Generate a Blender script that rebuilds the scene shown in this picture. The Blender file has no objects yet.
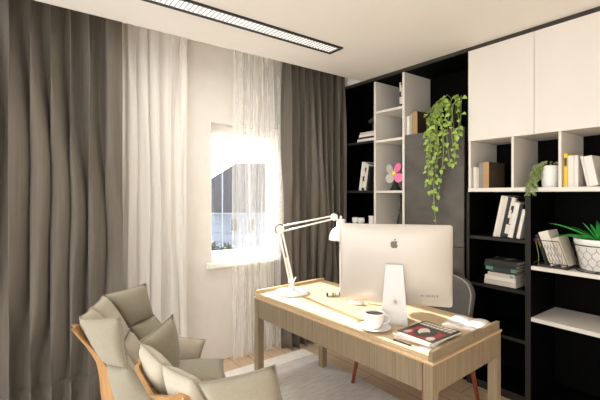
import bpy, bmesh, math, random
from mathutils import Vector as V, Matrix
random.seed(7)
SC = bpy.context.scene
COL = SC.collection
PI = math.pi

# ------------------------------------------------------------------ materials
def nm(name):
    m = bpy.data.materials.new(name); m.use_nodes = True
    return m, m.node_tree.nodes, m.node_tree.links, m.node_tree.nodes['Principled BSDF']

def mat(name, col, rough=.5, metal=0, noise=0, scale=20, bump=0, spec=.5, stretch=None, coat=0, sheen=0):
    """principled with a faint noise variation of the base colour and optional bump"""
    m, N, L, P = nm(name)
    P.inputs['Base Color'].default_value = (*col, 1)
    P.inputs['Roughness'].default_value = rough
    P.inputs['Metallic'].default_value = metal
    P.inputs['Specular IOR Level'].default_value = spec
    P.inputs['Coat Weight'].default_value = coat
    P.inputs['Sheen Weight'].default_value = sheen
    if noise or bump:
        tc = N.new('ShaderNodeTexCoord'); mp = N.new('ShaderNodeMapping')
        L.new(tc.outputs['Object'], mp.inputs['Vector'])
        if stretch: mp.inputs['Scale'].default_value = stretch
        n = N.new('ShaderNodeTexNoise'); n.inputs['Scale'].default_value = scale; n.inputs['Detail'].default_value = 5
        L.new(mp.outputs['Vector'], n.inputs['Vector'])
        if noise:
            r = N.new('ShaderNodeValToRGB')
            r.color_ramp.elements[0].position = .3; r.color_ramp.elements[1].position = .7
            r.color_ramp.elements[0].color = (*[c*(1-noise) for c in col], 1)
            r.color_ramp.elements[1].color = (*[min(1, c*(1+noise)) for c in col], 1)
            L.new(n.outputs['Fac'], r.inputs['Fac']); L.new(r.outputs['Color'], P.inputs['Base Color'])
        if bump:
            b = N.new('ShaderNodeBump'); b.inputs['Strength'].default_value = bump; b.inputs['Distance'].default_value = .01
            L.new(n.outputs['Fac'], b.inputs['Height']); L.new(b.outputs['Normal'], P.inputs['Normal'])
    return m

def emit(name, col, s):
    m, N, L, P = nm(name)
    P.inputs['Base Color'].default_value = (*col, 1)
    P.inputs['Emission Color'].default_value = (*col, 1); P.inputs['Emission Strength'].default_value = s
    return m

def wood_floor():
    m, N, L, P = nm('oak_floor')
    tc = N.new('ShaderNodeTexCoord'); mp = N.new('ShaderNodeMapping')
    L.new(tc.outputs['Object'], mp.inputs['Vector'])
    mp.inputs['Rotation'].default_value = (0, 0, PI/2)
    br = N.new('ShaderNodeTexBrick'); br.inputs['Scale'].default_value = 1
    br.inputs['Brick Width'].default_value = 1.6; br.inputs['Row Height'].default_value = .16
    br.inputs['Mortar Size'].default_value = .003; br.offset = .37
    br.inputs['Color1'].default_value = (.74, .57, .40, 1); br.inputs['Color2'].default_value = (.67, .505, .345, 1)
    br.inputs['Mortar'].default_value = (.28, .19, .11, 1)
    L.new(mp.outputs['Vector'], br.inputs['Vector'])
    mp2 = N.new('ShaderNodeMapping'); mp2.inputs['Scale'].default_value = (22, 2, 2)
    L.new(tc.outputs['Object'], mp2.inputs['Vector'])
    n = N.new('ShaderNodeTexNoise'); n.inputs['Scale'].default_value = 3; n.inputs['Detail'].default_value = 6
    L.new(mp2.outputs['Vector'], n.inputs['Vector'])
    mx = N.new('ShaderNodeMix'); mx.data_type = 'RGBA'; mx.blend_type = 'MULTIPLY'; mx.inputs['Factor'].default_value = .45
    L.new(br.outputs['Color'], mx.inputs['A']); L.new(n.outputs['Color'], mx.inputs['B'])
    r = N.new('ShaderNodeValToRGB'); r.color_ramp.elements[0].color = (.65, .65, .65, 1); r.color_ramp.elements[0].position = .35
    r.color_ramp.elements[1].position = .65
    L.new(n.outputs['Fac'], r.inputs['Fac']); L.new(r.outputs['Color'], mx.inputs['B'])
    L.new(mx.outputs['Result'], P.inputs['Base Color']); P.inputs['Roughness'].default_value = .45
    return m

def oak(name, col, axis):
    """oak veneer: fine streaks stretched along the given axis"""
    m, N, L, P = nm(name)
    tc = N.new('ShaderNodeTexCoord'); mp = N.new('ShaderNodeMapping')
    s = [150, 150, 150]; s[axis] = 3
    mp.inputs['Scale'].default_value = s
    L.new(tc.outputs['Object'], mp.inputs['Vector'])
    n = N.new('ShaderNodeTexNoise'); n.inputs['Scale'].default_value = 1; n.inputs['Detail'].default_value = 4
    L.new(mp.outputs['Vector'], n.inputs['Vector'])
    r = N.new('ShaderNodeValToRGB')
    r.color_ramp.elements[0].position = .32; r.color_ramp.elements[1].position = .68
    r.color_ramp.elements[0].color = (*[c*.72 for c in col], 1); r.color_ramp.elements[1].color = (*[c*1.18 for c in col], 1)
    L.new(n.outputs['Fac'], r.inputs['Fac']); L.new(r.outputs['Color'], P.inputs['Base Color'])
    P.inputs['Roughness'].default_value = .42
    return m

def sheer(name, col, alpha):
    m, N, L, P = nm(name)
    out = N['Material Output']
    tr = N.new('ShaderNodeBsdfTransparent'); tl = N.new('ShaderNodeBsdfTranslucent'); df = N.new('ShaderNodeBsdfDiffuse')
    tl.inputs['Color'].default_value = (*col, 1); df.inputs['Color'].default_value = (*col, 1)
    a = N.new('ShaderNodeMixShader'); a.inputs[0].default_value = .10
    L.new(df.outputs[0], a.inputs[1]); L.new(tl.outputs[0], a.inputs[2])
    b = N.new('ShaderNodeMixShader')
    tc = N.new('ShaderNodeTexCoord'); mp = N.new('ShaderNodeMapping'); mp.inputs['Scale'].default_value = (30, 30, 1.2)
    L.new(tc.outputs['Object'], mp.inputs['Vector'])
    n = N.new('ShaderNodeTexNoise'); n.inputs['Scale'].default_value = 1; n.inputs['Detail'].default_value = 3
    L.new(mp.outputs['Vector'], n.inputs['Vector'])
    mr = N.new('ShaderNodeMapRange'); mr.inputs['From Min'].default_value = .3; mr.inputs['From Max'].default_value = .7
    mr.inputs['To Min'].default_value = alpha-.06; mr.inputs['To Max'].default_value = alpha+.06
    L.new(n.outputs['Fac'], mr.inputs['Value']); L.new(mr.outputs['Result'], b.inputs[0])
    L.new(tr.outputs[0], b.inputs[1]); L.new(a.outputs[0], b.inputs[2])
    L.new(b.outputs[0], out.inputs['Surface'])
    return m

def glass_mat():
    m, N, L, P = nm('window_glass')
    out = N['Material Output']
    tr = N.new('ShaderNodeBsdfTransparent'); gl = N.new('ShaderNodeBsdfGlossy'); gl.inputs['Roughness'].default_value = .02
    fr = N.new('ShaderNodeFresnel'); fr.inputs['IOR'].default_value = 1.45
    b = N.new('ShaderNodeMixShader'); L.new(fr.outputs[0], b.inputs[0])
    L.new(tr.outputs[0], b.inputs[1]); L.new(gl.outputs[0], b.inputs[2]); L.new(b.outputs[0], out.inputs['Surface'])
    return m

def stripes(name, c1, c2, sc, axis=2, detail=3, pos=.5):
    """printed book jacket: hard-edged irregular blocks of two inks"""
    m, N, L, P = nm(name)
    tc = N.new('ShaderNodeTexCoord'); mp = N.new('ShaderNodeMapping'); mp.inputs['Scale'].default_value = sc
    L.new(tc.outputs['Object'], mp.inputs['Vector'])
    n = N.new('ShaderNodeTexVoronoi'); n.distance = 'CHEBYCHEV'; n.inputs['Scale'].default_value = 1
    L.new(mp.outputs['Vector'], n.inputs['Vector'])
    r = N.new('ShaderNodeValToRGB'); r.color_ramp.interpolation = 'CONSTANT'
    r.color_ramp.elements[0].color = (*c1, 1); r.color_ramp.elements[1].color = (*c2, 1); r.color_ramp.elements[1].position = pos
    L.new(n.outputs['Color'], r.inputs['Fac']); L.new(r.outputs['Color'], P.inputs['Base Color'])
    P.inputs['Roughness'].default_value = .5
    return m

WALL = mat('plaster_wall', (.69, .665, .625), .85, noise=.03, scale=9, bump=.12)
CEIL = mat('ceiling_paint', (.90, .87, .82), .9, noise=.012, scale=3)
FLOOR = wood_floor()
WHITE = mat('white_lacquer', (.735, .70, .645), .45, noise=.01, scale=5)
WHITEP = mat('white_paint', (.84, .83, .80), .5, noise=.01, scale=8)
BLACK = mat('black_laminate', (.0022, .0021, .002), .6, noise=.25, scale=40, spec=.05)
BLACKED = mat('charcoal_edge', (.026, .025, .023), .55, noise=.15, scale=40, spec=.2)
STRIP = mat('dark_bronze_strip', (.028, .024, .019), .5, noise=.1, scale=10)
STONE = mat('grey_stone', (.092, .084, .073), .42, noise=.30, scale=4.5, bump=.05, stretch=(1, 1, 1.4))
DRAPE = mat('taupe_drape', (.115, .099, .079), .85, noise=.12, scale=60, stretch=(1, 1, .05), sheen=.1)
SHEER = sheer('sheer_voile', (.86, .85, .83), .30)
SHEERL = sheer('sheer_voile_dense', (.82, .80, .765), .72)
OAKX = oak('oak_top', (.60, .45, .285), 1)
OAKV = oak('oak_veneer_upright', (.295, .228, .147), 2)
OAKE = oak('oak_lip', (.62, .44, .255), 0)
RUG = mat('rug_grey', (.67, .655, .635), .95, noise=.13, scale=24, bump=.5, stretch=(.45, 2.2, 1))
RUGB = mat('rug_border', (.90, .88, .84), .95, noise=.06, scale=40, bump=.3)
PLY = mat('plywood_shell', (.40, .215, .075), .42, noise=.14, scale=7, stretch=(9, 9, .8))
PAD = mat('beige_pad_shaded', (.285, .26, .198), .9, noise=.05, scale=90, bump=.12, sheen=.2)  # armchair cloth, toned as on its shaded faces
PADLIT = mat('beige_pad_lit', (.40, .365, .29), .9, noise=.04, scale=90, bump=.12, sheen=.2)  # same cloth, lightened to paint in the window light
WELT = mat('dark_welt', (.27, .24, .185), .9)
METALW = mat('white_metal', (.86, .85, .82), .35, noise=.01, scale=5)
ALU = mat('silver_casing', (.60, .56, .505), .38, metal=.25, noise=.01, scale=4)
ALUS = mat('silver_stand', (.58, .57, .55), .35, metal=.3)
LOGO = mat('logo_grey', (.13, .12, .11), .3, metal=.3)
SCREEN = mat('black_screen', (.01, .01, .012), .15)
BLK = mat('black_plastic', (.012, .012, .013), .4)
WIRE = mat('black_wire', (.012, .012, .012), .45)
CERA = mat('white_ceramic', (.86, .85, .83), .18, coat=.3)
COFFEE = mat('coffee', (.012, .006, .003), .3, spec=.15)
PAPER = mat('book_pages', (.70, .64, .53), .9, noise=.12, scale=4, stretch=(1, 1, 60))
PAPERW = mat('white_sheet', (.86, .84, .81), .8, noise=.03, scale=20)
LEAF = mat('pothos_leaf', (.31, .45, .09), .45, noise=.35, scale=16, spec=.4)
LEAF2 = mat('trailing_leaf', (.36, .45, .20), .5, noise=.4, scale=40)
STEM = mat('plant_stem', (.25, .33, .09), .6)
ALOE = mat('aloe_green', (.035, .40, .055), .35, noise=.35, scale=10)
SEATG = mat('grey_upholstery', (.115, .108, .10), .75, noise=.12, scale=80, bump=.1)
PIPE = mat('light_piping', (.42, .40, .37), .6)
REDW = mat('red_brown_wood', (.26, .062, .026), .35, noise=.2, scale=10, stretch=(8, 8, 1))
PINK = mat('pink_blade', (.90, .20, .42), .4); GREYB = mat('pale_grey_blade', (.50, .47, .43), .4)
YEL = mat('yellow_hub', (.85, .75, .08), .4); TURQ = mat('turquoise_knob', (.05, .45, .50), .4)
BRONZE = mat('dark_bronze', (.06, .045, .03), .4, metal=.5)
PURP = mat('purple_petal', (.30, .05, .36), .5)
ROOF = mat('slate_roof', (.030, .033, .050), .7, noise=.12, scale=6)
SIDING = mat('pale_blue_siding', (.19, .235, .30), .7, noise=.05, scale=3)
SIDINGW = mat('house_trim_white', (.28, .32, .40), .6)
BUSH = mat('bush_leaf', (.03, .055, .035), .7, noise=.4, scale=6)
RAILM = mat('blue_railing', (.06, .16, .34), .5)
GRASS = mat('street_paving', (.25, .25, .27), .9, noise=.1, scale=2)
GLASS = glass_mat()

# ------------------------------------------------------------------ mesh helpers
def obj(name, bm, m, parent=None, smooth=False, bevel=0, subsurf=0, autosm=None, recalc=True):
    if recalc: bmesh.ops.recalc_face_normals(bm, faces=bm.faces)
    me = bpy.data.meshes.new(name); bm.to_mesh(me); bm.free()
    for mm in (m if isinstance(m, (list, tuple)) else [m]): me.materials.append(mm)
    if smooth:
        for p in me.polygons: p.use_smooth = True
    o = bpy.data.objects.new(name, me); COL.objects.link(o)
    if parent: o.parent = parent
    if bevel:
        b = o.modifiers.new('bevel', 'BEVEL'); b.width = bevel; b.segments = 2; b.limit_method = 'ANGLE'; b.angle_limit = .6
    if subsurf:
        s = o.modifiers.new('sub', 'SUBSURF'); s.levels = subsurf; s.render_levels = subsurf
    return o

def empty(name, loc=(0, 0, 0), rz=0):
    o = bpy.data.objects.new(name, None); COL.objects.link(o)
    o.empty_display_size = .05; o.location = loc; o.rotation_euler = (0, 0, rz)
    return o

def tag(o, label, cat, group=None, kind=None):
    o['label'] = label; o['category'] = cat
    if group: o['group'] = group
    if kind: o['kind'] = kind
    return o

def struct(o):
    o['kind'] = 'structure'; return o

def box(bm, x0, x1, y0, y1, z0, z1, mi=0, mtx=None):
    vs = [bm.verts.new(c) for c in ((x0,y0,z0),(x1,y0,z0),(x1,y1,z0),(x0,y1,z0),(x0,y0,z1),(x1,y0,z1),(x1,y1,z1),(x0,y1,z1))]
    for f in ((0,3,2,1),(4,5,6,7),(0,1,5,4),(1,2,6,5),(2,3,7,6),(3,0,4,7)):
        bm.faces.new([vs[i] for i in f]).material_index = mi
    if mtx: bmesh.ops.transform(bm, matrix=mtx, verts=vs)
    return vs

def bxo(name, dims, m, parent=None, bevel=0, **k):
    bm = bmesh.new(); box(bm, *dims); return obj(name, bm, m, parent, bevel=bevel, **k)

def tube(bm, pts, r, n=8, caps=True, mi=0):
    pts = [V(p) for p in pts]; rings = []
    rs = r if isinstance(r, (list, tuple)) else [r]*len(pts)
    up = None
    for i, p in enumerate(pts):
        t = (pts[min(i+1, len(pts)-1)] - pts[max(i-1, 0)])
        if t.length < 1e-9: t = V((0, 0, 1))
        t.normalize()
        if up is None:
            up = V((0, 0, 1)) if abs(t.z) < .9 else V((1, 0, 0))
        a = t.cross(up).normalized(); b = a.cross(t).normalized(); up = b
        rings.append([bm.verts.new(p + (a*math.cos(2*PI*k/n) + b*math.sin(2*PI*k/n))*rs[i]) for k in range(n)])
    for A, B in zip(rings, rings[1:]):
        for k in range(n):
            bm.faces.new((A[k], A[(k+1) % n], B[(k+1) % n], B[k])).material_index = mi
    if caps:
        bm.faces.new(rings[0][::-1]).material_index = mi; bm.faces.new(rings[-1]).material_index = mi

def lathe(bm, prof, c=(0, 0, 0), n=32, mi=0, sx=1, sy=1):
    """prof = [(r, z)...] from bottom to top"""
    rings = []
    for r, z in prof:
        if r < 1e-6: rings.append([bm.verts.new((c[0], c[1], c[2]+z))])
        else: rings.append([bm.verts.new((c[0]+sx*r*math.cos(2*PI*k/n), c[1]+sy*r*math.sin(2*PI*k/n), c[2]+z)) for k in range(n)])
    for A, B in zip(rings, rings[1:]):
        for k in range(n):
            k2 = (k+1) % n
            if len(A) == 1 and len(B) == 1: continue
            if len(A) == 1: f = (A[0], B[k], B[k2])
            elif len(B) == 1: f = (A[k], A[k2], B[0])
            else: f = (A[k], A[k2], B[k2], B[k])
            bm.faces.new(f).material_index = mi

def lofo(name, prof, m, parent=None, c=(0, 0, 0), n=32, smooth=True, **k):
    bm = bmesh.new(); lathe(bm, prof, c, n); return obj(name, bm, m, parent, smooth=smooth, **k)

def pillow(bm, c00, c10, c11, c01, t, n=12, both=True, bow=(0, 0, 0), wr=0, seed=0, pinch=.5):
    """soft cushion over a bilinear quad: both faces bulge, pinched at the rim, corners pulled out"""
    c00, c10, c11, c01, bow = V(c00), V(c10), V(c11), V(c01), V(bow)
    nrm = ((c10-c00).cross(c01-c00) + (c11-c01).cross(c11-c10)).normalized()
    rnd = random.Random(seed)
    ph = [rnd.uniform(0, 6.28) for _ in range(4)]
    top, bot = [], []
    for j in range(n+1):
        v = j/n; tr, br = [], []
        for i in range(n+1):
            u = i/n
            p = c00*(1-u)*(1-v) + c10*u*(1-v) + c11*u*v + c01*(1-u)*v + bow*(4*u*(1-u)*4*v*(1-v))
            e = min(u, 1-u, v, 1-v)
            h = t*min(1, (4*u*(1-u)*4*v*(1-v)))**pinch
            # rim pulled in between the corners a little
            ctr = (c00+c10+c11+c01)/4
            pull = .05*((1-4*u*(1-u))*4*v*(1-v) + (1-4*v*(1-v))*4*u*(1-u))
            p = p + (ctr-p)*pull
            w = wr*math.sin(9*u+ph[0]+3*v)*math.sin(8*v+ph[1]) if e > 0 else 0
            tr.append(bm.verts.new(p + nrm*(h+w)))
            br.append(tr[-1] if e == 0 else bm.verts.new(p - nrm*h*(1 if both else .25)))
        top.append(tr); bot.append(br)
    for j in range(n):
        for i in range(n):
            bm.faces.new((top[j][i], top[j][i+1], top[j+1][i+1], top[j+1][i]))
            q = (bot[j][i], bot[j+1][i], bot[j+1][i+1], bot[j][i+1])
            if len(set(q)) == 4: 
                try: bm.faces.new(q)
                except ValueError: pass
    loop = [c00, c10, c11, c01]
    return [p + (((c00+c10+c11+c01)/4)-p)*0 for p in loop], top

# ------------------------------------------------------------------ camera
cam = bpy.data.cameras.new('camera'); co = bpy.data.objects.new('camera', cam); COL.objects.link(co)
co.location = (0, 0, 1.5); co.rotation_euler = (PI/2, 0, -math.atan2(.601, .799))
cam.sensor_width = 36; cam.lens = 387*36/600; cam.shift_y = -6.5/600; cam.clip_start = .02
SC.camera = co
FWD = V((.6011, .7991, 0)); RGT = V((.7991, -.6011, 0))

# ------------------------------------------------------------------ room shell
YW, XF, XB, ZC = 3.22, 2.913, 3.345, 2.657
X0, Y0 = -1.7, -2.3
struct(bxo('floor', (X0, 3.6, Y0, YW, -.1, 0), FLOOR))
bm = bmesh.new()
box(bm, X0, 3.6, Y0, 2.81, ZC, 2.95)
box(bm, X0, 3.6, 2.81, YW, 2.82, 2.95)
box(bm, 2.918, 3.6, 2.81, YW, ZC, 2.82)
struct(obj('ceiling', bm, CEIL))
WX0, WX1, WZ0, WZ1 = 1.434, 2.15, .885, 2.134
bm = bmesh.new()
for d in ((X0, WX0, YW, YW+.22, 0, 2.95), (WX1, 3.6, YW, YW+.22, 0, 2.95), (WX0, WX1, YW, YW+.22, 0, WZ0-.046), (WX0, WX1, YW, YW+.22, WZ1, 2.95)):
    box(bm, *d)
struct(obj('wall_window', bm, WALL))
struct(bxo('wall_shelf', (XB+.002, 3.6, Y0, YW, 0, ZC), WALL))
struct(bxo('wall_light_block', (X0, 3.6, Y0-.12, Y0, 0, 2.95), WALL))  # unseen wall, added to hold back sky light from behind the camera
# window: fixed frame in the reveal, glass, mullion, sill
w = bmesh.new()
fy0, fy1 = YW+.10, YW+.17
box(w, WX0, WX0+.05, fy0, fy1, WZ0, WZ1); box(w, WX1-.04, WX1, fy0, fy1, WZ0, WZ1)
box(w, WX0+.05, WX1-.04, fy0, fy1, WZ1-.075, WZ1); box(w, WX0+.05, WX1-.04, fy0, fy1, WZ0, WZ0+.075)
wn = struct(obj('window_1', w, WHITEP, bevel=.004))
gb = bxo('glass', (WX0+.05, WX1-.04, YW+.13, YW+.136, WZ0+.075, WZ1-.075), GLASS, wn)
bxo('window_sill', (WX0, WX1, YW-.055, YW+.22, WZ0-.045, WZ0-.0005), WHITEP, wn, bevel=.005)
bm = bmesh.new(); box(bm, WX0-.04, WX0-.0005, YW-.055, YW-.001, WZ0-.045, WZ0-.0005); box(bm, WX1+.0005, WX1+.04, YW-.055, YW-.001, WZ0-.045, WZ0-.0005); obj('sill_end', bm, WHITEP, wn)
struct(bxo('trim_1', (XF+.002, XF+.022, .30, 3.2, 2.628, ZC), STRIP))
struct(bxo('trim_2', (XF+.0225, XB, .30, 3.2, 2.628, ZC), BLACK))

# ------------------------------------------------------------------ outside
def tri_prism(bm, xs, y0, y1):
    vs = [[bm.verts.new((x, y, z)) for x, z in xs] for y in (y0, y1)]
    n = len(xs)
    bm.faces.new(vs[0]); bm.faces.new(vs[1][::-1])
    for i in range(n): bm.faces.new((vs[0][i], vs[0][(i+1) % n], vs[1][(i+1) % n], vs[1][i]))
OUT = FWD*13.0
def outp(u, v, d=13.0):
    return V((0, 0, 1.5)) + (FWD + RGT*((u-300)/387) + V((0, 0, (193.5-v)/387)))*d
house = empty('neighbour_house', tuple((FWD*13 + RGT*-2.0) + V((0, 0, -3))), -math.atan2(.601, .799))
tag(house, 'pale blue neighbouring house with dark slate roof seen through the window', 'house')
# local frame: x right, y away, z up ; pixel scale at 13 m = .0336 m
K = 13/387
def hx(u): return (u-300)*K + 2.0
def hz(v): return 1.5 + (193.5-v)*K + 3
bm = bmesh.new(); box(bm, hx(190), hx(340), .15, 6, 0, hz(211)); obj('wall', bm, SIDING, house)
bm = bmesh.new()
f0 = [(hx(188), hz(194)), (hx(211), hz(178.5)), (hx(236), hz(163)), (hx(342), hz(162.5)), (hx(342), hz(213)), (hx(188), hz(214))]
tri_prism(bm, f0, 0, 6); obj('roof', bm, ROOF, house)
bm = bmesh.new(); box(bm, hx(186), hx(343), -.12, 0.0, hz(213.6), hz(212.8)); obj('gutter', bm, SIDINGW, house)
bm = bmesh.new(); tube(bm, [(hx(223), -.10, hz(253)), (hx(223), -.10, hz(172))], .022, 8); obj('downpipe', bm, SIDINGW, house)
bm = bmesh.new()
for v in (224, 233, 242): box(bm, hx(190), hx(340), .12, .15, hz(v+.5), hz(v))
obj('siding_batten', bm, mat('siding_gap', (.155, .19, .25), .7), house)
for (u0, u1, v0, v1) in ((230, 238, 218, 232), (247, 255, 218, 232)):
    bm = bmesh.new(); box(bm, hx(u0), hx(u1), .08, .15, hz(v1), hz(v0)); wf = obj('window', bm, SIDINGW, house)
    bm = bmesh.new(); box(bm, hx(u0+1), hx(u1-1), .06, .08, hz(v1-1), hz(v0+1)); obj('pane', bm, SCREEN, wf)
# balcony railing below
rl = empty('street_railing', tuple(FWD*10.5 + RGT*-2.2 + V((0, 0, -3))), -math.atan2(.601, .799))
tag(rl, 'dark blue metal railing below the neighbouring house, seen through the window', 'railing')
K2 = 10.5/387
bm = bmesh.new(); zt = 1.5 - (247-193.5)*K2 + 3; zb = 1.5-(259-193.5)*K2 + 3
box(bm, -.7, 2.2, -.02, .02, zt-.04, zt); obj('rail', bm, RAILM, rl)
for i in range(24):
    bm = bmesh.new(); x = -.68+.122*i; box(bm, x, x+.02, -.01, .01, 0, zt-.04); obj('baluster', bm, RAILM, rl)
for k, (u, v, s, lb) in enumerate(((210, 249, .24, 'dark rounded bush outside, lower left corner of the window'), (213, 251, .20, 'small dark bush outside, right of the rounded bush'))):
    bm = bmesh.new()
    base = FWD*9.9 + RGT*((u-300)*9.9/387 + .35*k)
    zc = 1.5-(v-193.5)*9.9/387
    rr = random.Random(k)
    for i in range(260):
        d = V((rr.gauss(0, 1), rr.gauss(0, 1), rr.gauss(0, 1))).normalized()*s*rr.uniform(.4, 1)
        a = V((rr.gauss(0, 1), rr.gauss(0, 1), rr.gauss(0, 1))).normalized()*.06; b = a.cross(V((rr.gauss(0, 1), rr.gauss(0, 1), 1))).normalized()*.03
        p = d + V((0, 0, zc+3)); vs = [bm.verts.new(p+q) for q in (-a, b, a, -b)]; bm.faces.new(vs)
    bs = empty('garden_bush', (base.x, base.y, -3)); tag(bs, lb, 'bush', 'bushes outside the window')
    obj('foliage', bm, BUSH, bs, recalc=False)
    bm = bmesh.new(); tube(bm, [(0, 0, 0), (0, 0, zc+3)], [.05, .02], 6); obj('stem', bm, BRONZE, bs)
struct(bxo('ground_outside', (-20, 40, 5.0, 45, -3.2, -3.0), GRASS))

# ------------------------------------------------------------------ curtains
def curtain(name, x0, x1, y, z0, z1, m, nf, amp, label, seed, hem=None, gather=.7, taper=0):
    rr = random.Random(seed)
    # irregular fold centres: broad rounded humps towards the room, narrow deep valleys
    cuts = [0.0]
    while cuts[-1] < 1: cuts.append(cuts[-1] + rr.uniform(.65, 1.4)/nf)
    cuts[-1] = max(1.0001, cuts[-1])
    dep = [rr.uniform(.55, 1) for _ in cuts]; drift = [rr.uniform(-1, 1) for _ in cuts]; skew = [rr.uniform(.75, 1.35) for _ in cuts]
    P = [(nf, rr.uniform(0, 6.28), 1)]
    def fold(s, h):
        ws = s + (.22/nf)*math.sin(2.1*h*PI + 6*s + seed) + (.10/nf)*math.sin(5.2*h*PI + 17*s)*(1-h)
        ws = min(max(ws, 0), 1)
        k = 0
        while k < len(cuts)-2 and ws > cuts[k+1]: k += 1
        t = (ws-cuts[k])/(cuts[k+1]-cuts[k]); t = min(max(t, 0), 1)**skew[k]
        a = 1-2*math.sin(PI*t)**1.05
        d = dep[k]*(1-t)+dep[min(k+1, len(dep)-1)]*t
        d *= 1-.35*(1-h)*(.5+.5*drift[k])
        b = .22*math.sin(PI*2*2.3*ws*nf/2+drift[k]*(1-h)*2)
        top = .5 + .5*min(1, (1-h)/.15)
        return amp*(a*d + b*.5)*top
    nx, nz = nf*16, 30
    def sheet(bm, za, zb, off, rows):
        grid = []
        for j in range(rows+1):
            z = za + (zb-za)*j/rows; h = (z-z0)/(z1-z0)
            row = []
            for i in range(nx+1):
                s = i/nx
                dx = .5*amp*math.sin(2*PI*P[0][0]*s*1.0 + P[0][1]+1.2)*.6
                x = x0 + (x1-x0)*s + dx + taper*(s-.5)*(1-h)
                x = min(max(x, x0-.02), x1+.02)
                row.append(bm.verts.new((x, y + fold(s, h) - off, z)))
            grid.append(row)
        for a, b in zip(grid, grid[1:]):
            for i in range(nx): bm.faces.new((a[i], a[i+1], b[i+1], b[i]))
    bm = bmesh.new(); sheet(bm, z0, z1, 0, nz)
    o = obj(name, bm, m, smooth=True, recalc=False)
    tag(o, label, 'curtain')
    if hem:
        bm = bmesh.new(); sheet(bm, z0, hem, .005, 3)
        h = obj('hem', bm, m, o, smooth=True, recalc=False)
        sd = h.modifiers.new('thick', 'SOLIDIFY'); sd.thickness = .004
    return o
curtain('drape', -1.35, .63, 3.03, .012, 2.79, DRAPE, 18, .078, 'wide dark taupe drape at the left, beside the armchairs', 3, hem=.245)
curtain('drape', 2.10, 2.875, 3.03, .012, 2.79, DRAPE, 9, .064, 'narrow dark taupe drape between the window and the black bookcase', 11, hem=.12)
curtain('sheer_curtain', .60, 1.17, 3.135, .02, 2.79, SHEERL, 7, .036, 'white sheer curtain against the plain wall, beside the wide drape', 5)
curtain('sheer_curtain', 1.59, 2.14, 3.115, .02, 2.79, SHEER, 8, .030, 'translucent white sheer curtain hanging over the right half of the window', 8)

# ------------------------------------------------------------------ ceiling light
lx0, lx1, ly0, ly1 = .25, 2.114, 2.242, 2.399
lt = tag(empty('linear_ceiling_light', (lx0, ly0, ZC)), 'long narrow recessed ceiling light with black frame and white louvres', 'ceiling light')
bm = bmesh.new(); t = .018; zf = -.012
W_, H_ = lx1-lx0, ly1-ly0
for d in ((0, W_, 0, t), (0, W_, H_-t, H_), (0, t, t, H_-t), (W_-t, W_, t, H_-t)): box(bm, *d, zf, -.0005)
obj('frame', bm, BLK, lt)
bm = bmesh.new(); box(bm, t, W_-t, t, H_-t, -.0025, -.0006); obj('diffuser', bm, emit('light_diffuser', (1, .985, .96), .5), lt)
bm = bmesh.new()
n = 62
for i in range(n):
    x = t + (W_-2*t)*(i+.5)/n; box(bm, x-.003, x+.003, t, H_-t, -.008, -.0026)
obj('louvre', bm, mat('louvre_grey', (.48, .47, .46), .4), lt)

# ------------------------------------------------------------------ shelving wall
def part(name, dims, m, parent, bevel=.0015):
    loc = parent.location
    d = (dims[0]-loc.x, dims[1]-loc.x, dims[2]-loc.y, dims[3]-loc.y, dims[4]-loc.z, dims[5]-loc.z)
    if m is BLACKED:        # black board with a charcoal front edge band
        bm = bmesh.new(); box(bm, *d); bm.normal_update()
        for f in bm.faces: f.material_index = 1 if f.calc_center_median().x < d[0]+1e-5 else 0
        return obj(name, bm, [BLACK, BLACKED], parent, bevel=bevel)
    return bxo(name, d, m, parent, bevel=bevel)
ZT = 2.627
def edge_board(name, dims, parent, m=BLACKED): return part(name, dims, m, parent)
# black bookcase in the corner
A = tag(empty('corner_bookcase', (XF, 2.646, 0)), 'tall narrow black bookcase in the corner beside the drape', 'bookcase')
part('back_panel', (XB-.012, XB, 2.647, 3.195, 0, ZT), BLACK, A)
part('side_panel', (XF, XB-.012, 3.17, 3.195, 0, ZT), BLACK, A)
part('side_panel', (XF+.02, XB-.012, 2.647, 2.655, 0, ZT), BLACK, A)
for z in (2.035, 1.529, 1.172, .60, .07): part('shelf', (XF, XB-.013, 2.656, 3.169, z-.024, z), BLACKED if z > 1 else BLACK, A)
# white open column
B = tag(empty('white_shelf_column', (XF, 2.28, 0)), 'white open shelf column with cubbies between black bookcase and grey cabinet', 'shelf unit')
part('side_panel', (XF, XB-.03, 2.620, 2.645, 0, 2.612), WHITE, B)
part('side_panel', (XF, XB-.03, 2.272, 2.297, 0, 2.622), WHITE, B)
part('back_panel', (XB-.012, XB, 2.272, 2.645, 0, ZT), BLACK, B)
for z in (2.315, 2.026, 1.529, 1.10, .60, .07): part('shelf', (XF+.002, XB-.03, 2.298, 2.619, z-.024, z), WHITE, B)
# grey stone fronted cabinet
C_ = tag(empty('stone_fronted_cabinet', (XF, 1.668, 0)), 'tall cabinet with smooth grey stone-look door behind the monitor', 'cabinet')
part('body', (XF+.022, XB, 1.668, 2.270, 0, 2.038), BLACK, C_)
part('door', (XF, XF+.02, 1.690, 2.269, 1.066, 2.036), STONE, C_)
part('drawer', (XF, XF+.02, 1.690, 2.269, .06, 1.060), STONE, C_)
part('back_panel', (XB-.014, XB, 1.668, 2.270, 2.039, ZT), BLACK, C_)
# wall cabinet with two white doors
Dw = tag(empty('wall_cabinet', (XF, .35, 1.915)), 'white wall cabinet with two flat doors under the ceiling', 'cabinet')
part('body', (XF+.021, XB, .35, 1.650, 1.915, 2.626), WHITE, Dw)
part('door', (XF, XF+.02, 1.1715, 1.652, 1.913, 2.626), WHITE, Dw)
part('door', (XF, XF+.02, .40, 1.1685, 1.913, 2.626), WHITE, Dw)
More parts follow.
